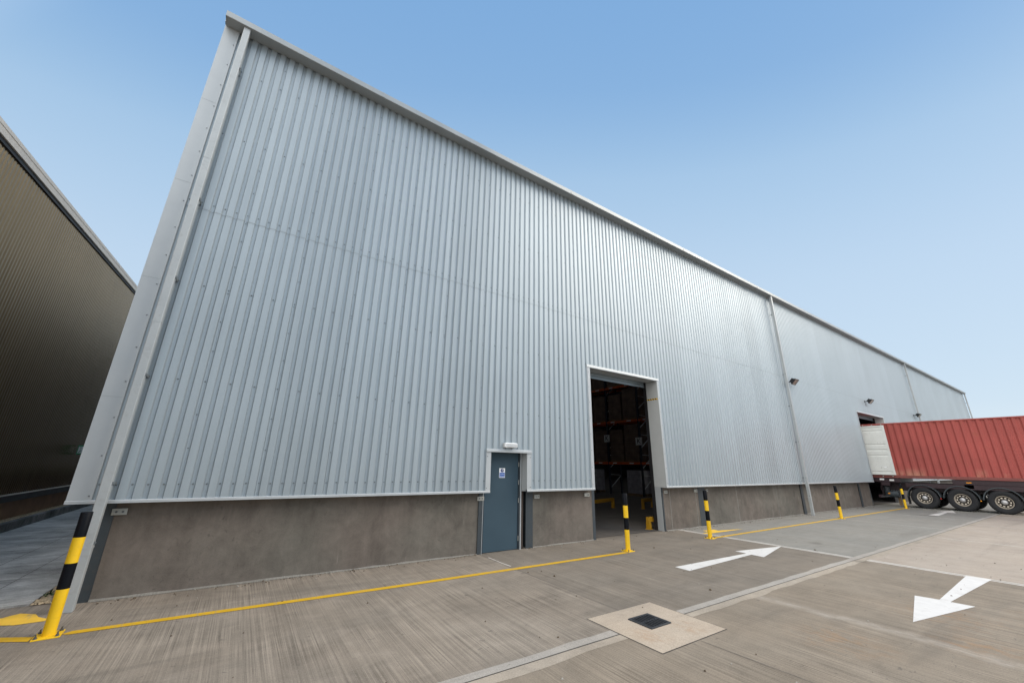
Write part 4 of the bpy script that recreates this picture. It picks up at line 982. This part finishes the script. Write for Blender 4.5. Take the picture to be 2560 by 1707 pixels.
def grit():
    mb = MB()
    for _ in range(700):
        if random.random() < 0.7: x = random.uniform(-1.2, 28); y = PY - 0.03 - abs(random.gauss(0, 0.10))
        else: x = random.uniform(-1, 14); y = random.uniform(1.2, 7.5)
        if any(d[0] - 0.1 < x < d[1] + 0.1 for d in OPEN) and y > 7.7: continue
        r = random.uniform(0.004, 0.014) if random.random() < 0.93 else random.uniform(0.015, 0.026); q = random.random() * 6.28
        pts = [(x + r * math.cos(q + i * 1.2566) * random.uniform(0.6, 1.3), y + r * math.sin(q + i * 1.2566) * random.uniform(0.6, 1.3)) for i in range(5)]
        vs = [(px, py, 0.003) for px, py in pts] + [((px + x) / 2, (py + y) / 2, 0.004 + r * 0.7) for px, py in pts]
        mb.add(vs, [(i, (i + 1) % 5, (i + 1) % 5 + 5, i + 5) for i in range(5)] + [[5, 6, 7, 8, 9]], random.choice((0, 0, 1)))
    return tag(mb.build('grit', [M['soil'], M['chip']]), 'loose grit and chips scattered along the foot of the plinth', 'grit', kind='stuff')
grit()

# ------------------------------------------------------------------ inside the first roller door
RX, RD = 21.0, 1.1
RK = thing('pallet_rack', (RX + 0.55, 19.4, 0), 'tall dark pallet rack with orange beams inside the warehouse door', 'pallet rack', world=True)
ys = [14.05, 16.75, 19.45, 22.15, 24.85]
for y in ys:
    for x in (RX, RX + RD):
        u = MB(); u.box(x, x + 0.11, y - 0.05, y + 0.05, 0, 9.3); u.build('upright', M['rack_blue'], RK)
    bz = MB(); z = 0.4; d_ = 0
    while z < 8.8:
        a, b_ = (RX + 0.1, RX + RD + 0.02); bz.bar((a, y, z), (b_, y, z + 0.75), 0.03, 0.05); bz.bar((a, y, z + 0.85), (b_, y, z + 0.80), 0.02, 0.03); z += 1.25
    bz.build('brace', M['brace'], RK)
for lv in (1.97, 4.66, 7.05):
    for a, b_ in zip(ys, ys[1:]):
        for x in (RX - 0.03, RX + RD + 0.06):
            be = MB(); be.box(x, x + 0.05, a + 0.05, b_ - 0.05, lv - 0.075, lv + 0.075); be.build('beam', M['orange'], RK)
        lb = MB()
        for yy in (a + 0.55, b_ - 0.75): lb.box(RX - 0.034, RX - 0.031, yy, yy + 0.35, lv - 0.03, lv + 0.04)
        lb.build('beam_label', M['label_white'], RK)
def pallet_load(x, y, z, h, label, mat):
    p_ = thing('pallet_load', (x, y, z), label, 'pallet load', 'pallet loads on the dark rack')
    q = MB()
    for yy in (-0.5, -0.25, 0, 0.25, 0.5): q.box(-0.5, 0.5, yy - 0.05, yy + 0.05, 0.12, 0.145)
    for xx in (-0.45, 0, 0.45): q.box(xx - 0.05, xx + 0.05, -0.55, 0.55, 0.0, 0.12)
    q.build('pallet', M['wood'], p_, (0, 0, 0))
    q = MB(); zz = 0.15; rows = int(h / 0.28)
    for r_ in range(rows):
        for i in range(3):
            for j in range(3):
                q.box(-0.48 + i * 0.32 + 0.005, -0.48 + (i + 1) * 0.32 - 0.005 + random.uniform(-0.004, 0.004), -0.55 + j * 0.367 + 0.004, -0.55 + (j + 1) * 0.367 - 0.004, zz + r_ * 0.28, zz + r_ * 0.28 + 0.272)
    q.build('boxes', M[mat], p_, (0, 0, 0))
    return p_
LVN = {0: 'floor', 1: 'lowest orange beam', 2: 'middle orange beam', 3: 'top orange beam'}
for li_, lv in ((0, 0.005), (1, 2.05), (2, 4.74), (3, 7.13)):
    for bi, (a, b_) in enumerate(zip(ys[1:4], ys[2:5])):
        for si, yy in enumerate((a + 0.72, b_ - 0.72)):
            if li_ == 0 and (bi + si) % 2: continue
            if li_ == 3 and bi == 2: continue
            bay = ('right hand', 'middle', 'left hand')[bi]; hf = ('right half', 'left half')[si]
            lab = 'pale shrink wrapped pallet load on the floor, %s rack bay' % bay if li_ == 0 else 'brown boxed pallet load on the %s, %s, %s bay' % (LVN[li_], hf, bay)
            pallet_load(RX + 0.56, yy, lv, (1.45, 2.25, 1.98, 1.3)[li_] - 0.28 * ((bi + si) % 2), lab, 'wrap' if li_ == 0 else 'carton')
for (y, lab) in ((19.45, 'white sign with a black letter K, left of two on the rack'), (16.75, 'white sign with a black letter K, right of two near the door reveal')):
    a_ = thing('aisle_sign', (RX - 0.06, y, 3.60 if y > 18 else 3.32), lab, 'sign', 'aisle letter signs on the rack')
    q = MB(); q.box(-0.01, 0.01, -0.25, 0.25, -0.24, 0.24); q.build('panel', M['label_white'], a_, (0, 0, 0))
    text_part('letter', 'K', 0.46, M['black'], a_, (-0.0125, 0, 0), (R(90), 0, R(-90)), 0.001)
def guard(loc, rz, L, h, label):
    g_ = thing('guard_rail', loc, label, 'guard rail', 'yellow guard rails inside the warehouse', rz=rz)
    q = MB(); q.box(0, L, -0.05, 0.05, h - 0.14, h); q.build('rail', M['guard_yellow'], g_, (0, 0, 0), bevel=0.01)
    for x in (0.02, L - 0.12) if L > 0.6 else (0.0,):
        q = MB(); q.box(x, x + 0.10, -0.06, 0.06, 0, h - 0.141); q.box(x - 0.03, x + 0.13, -0.08, 0.08, 0, 0.012); q.build('post', M['guard_yellow'], g_, (0, 0, 0))
guard((10.52, 8.33, 0.005), 0.0, 0.30, 0.34, 'short yellow corner guard just inside the first roller door')
guard((12.15, 12.45, 0.005), 0.30, 2.3, 0.42, 'long yellow guard rail on the floor left of centre in the dark doorway')
guard((15.1, 12.15, 0.005), 0.3, 1.3, 0.42, 'yellow guard rail deep in the dark doorway towards its right side')

for o in list(bpy.data.objects):
    if 'world_built' in o: del o['world_built']
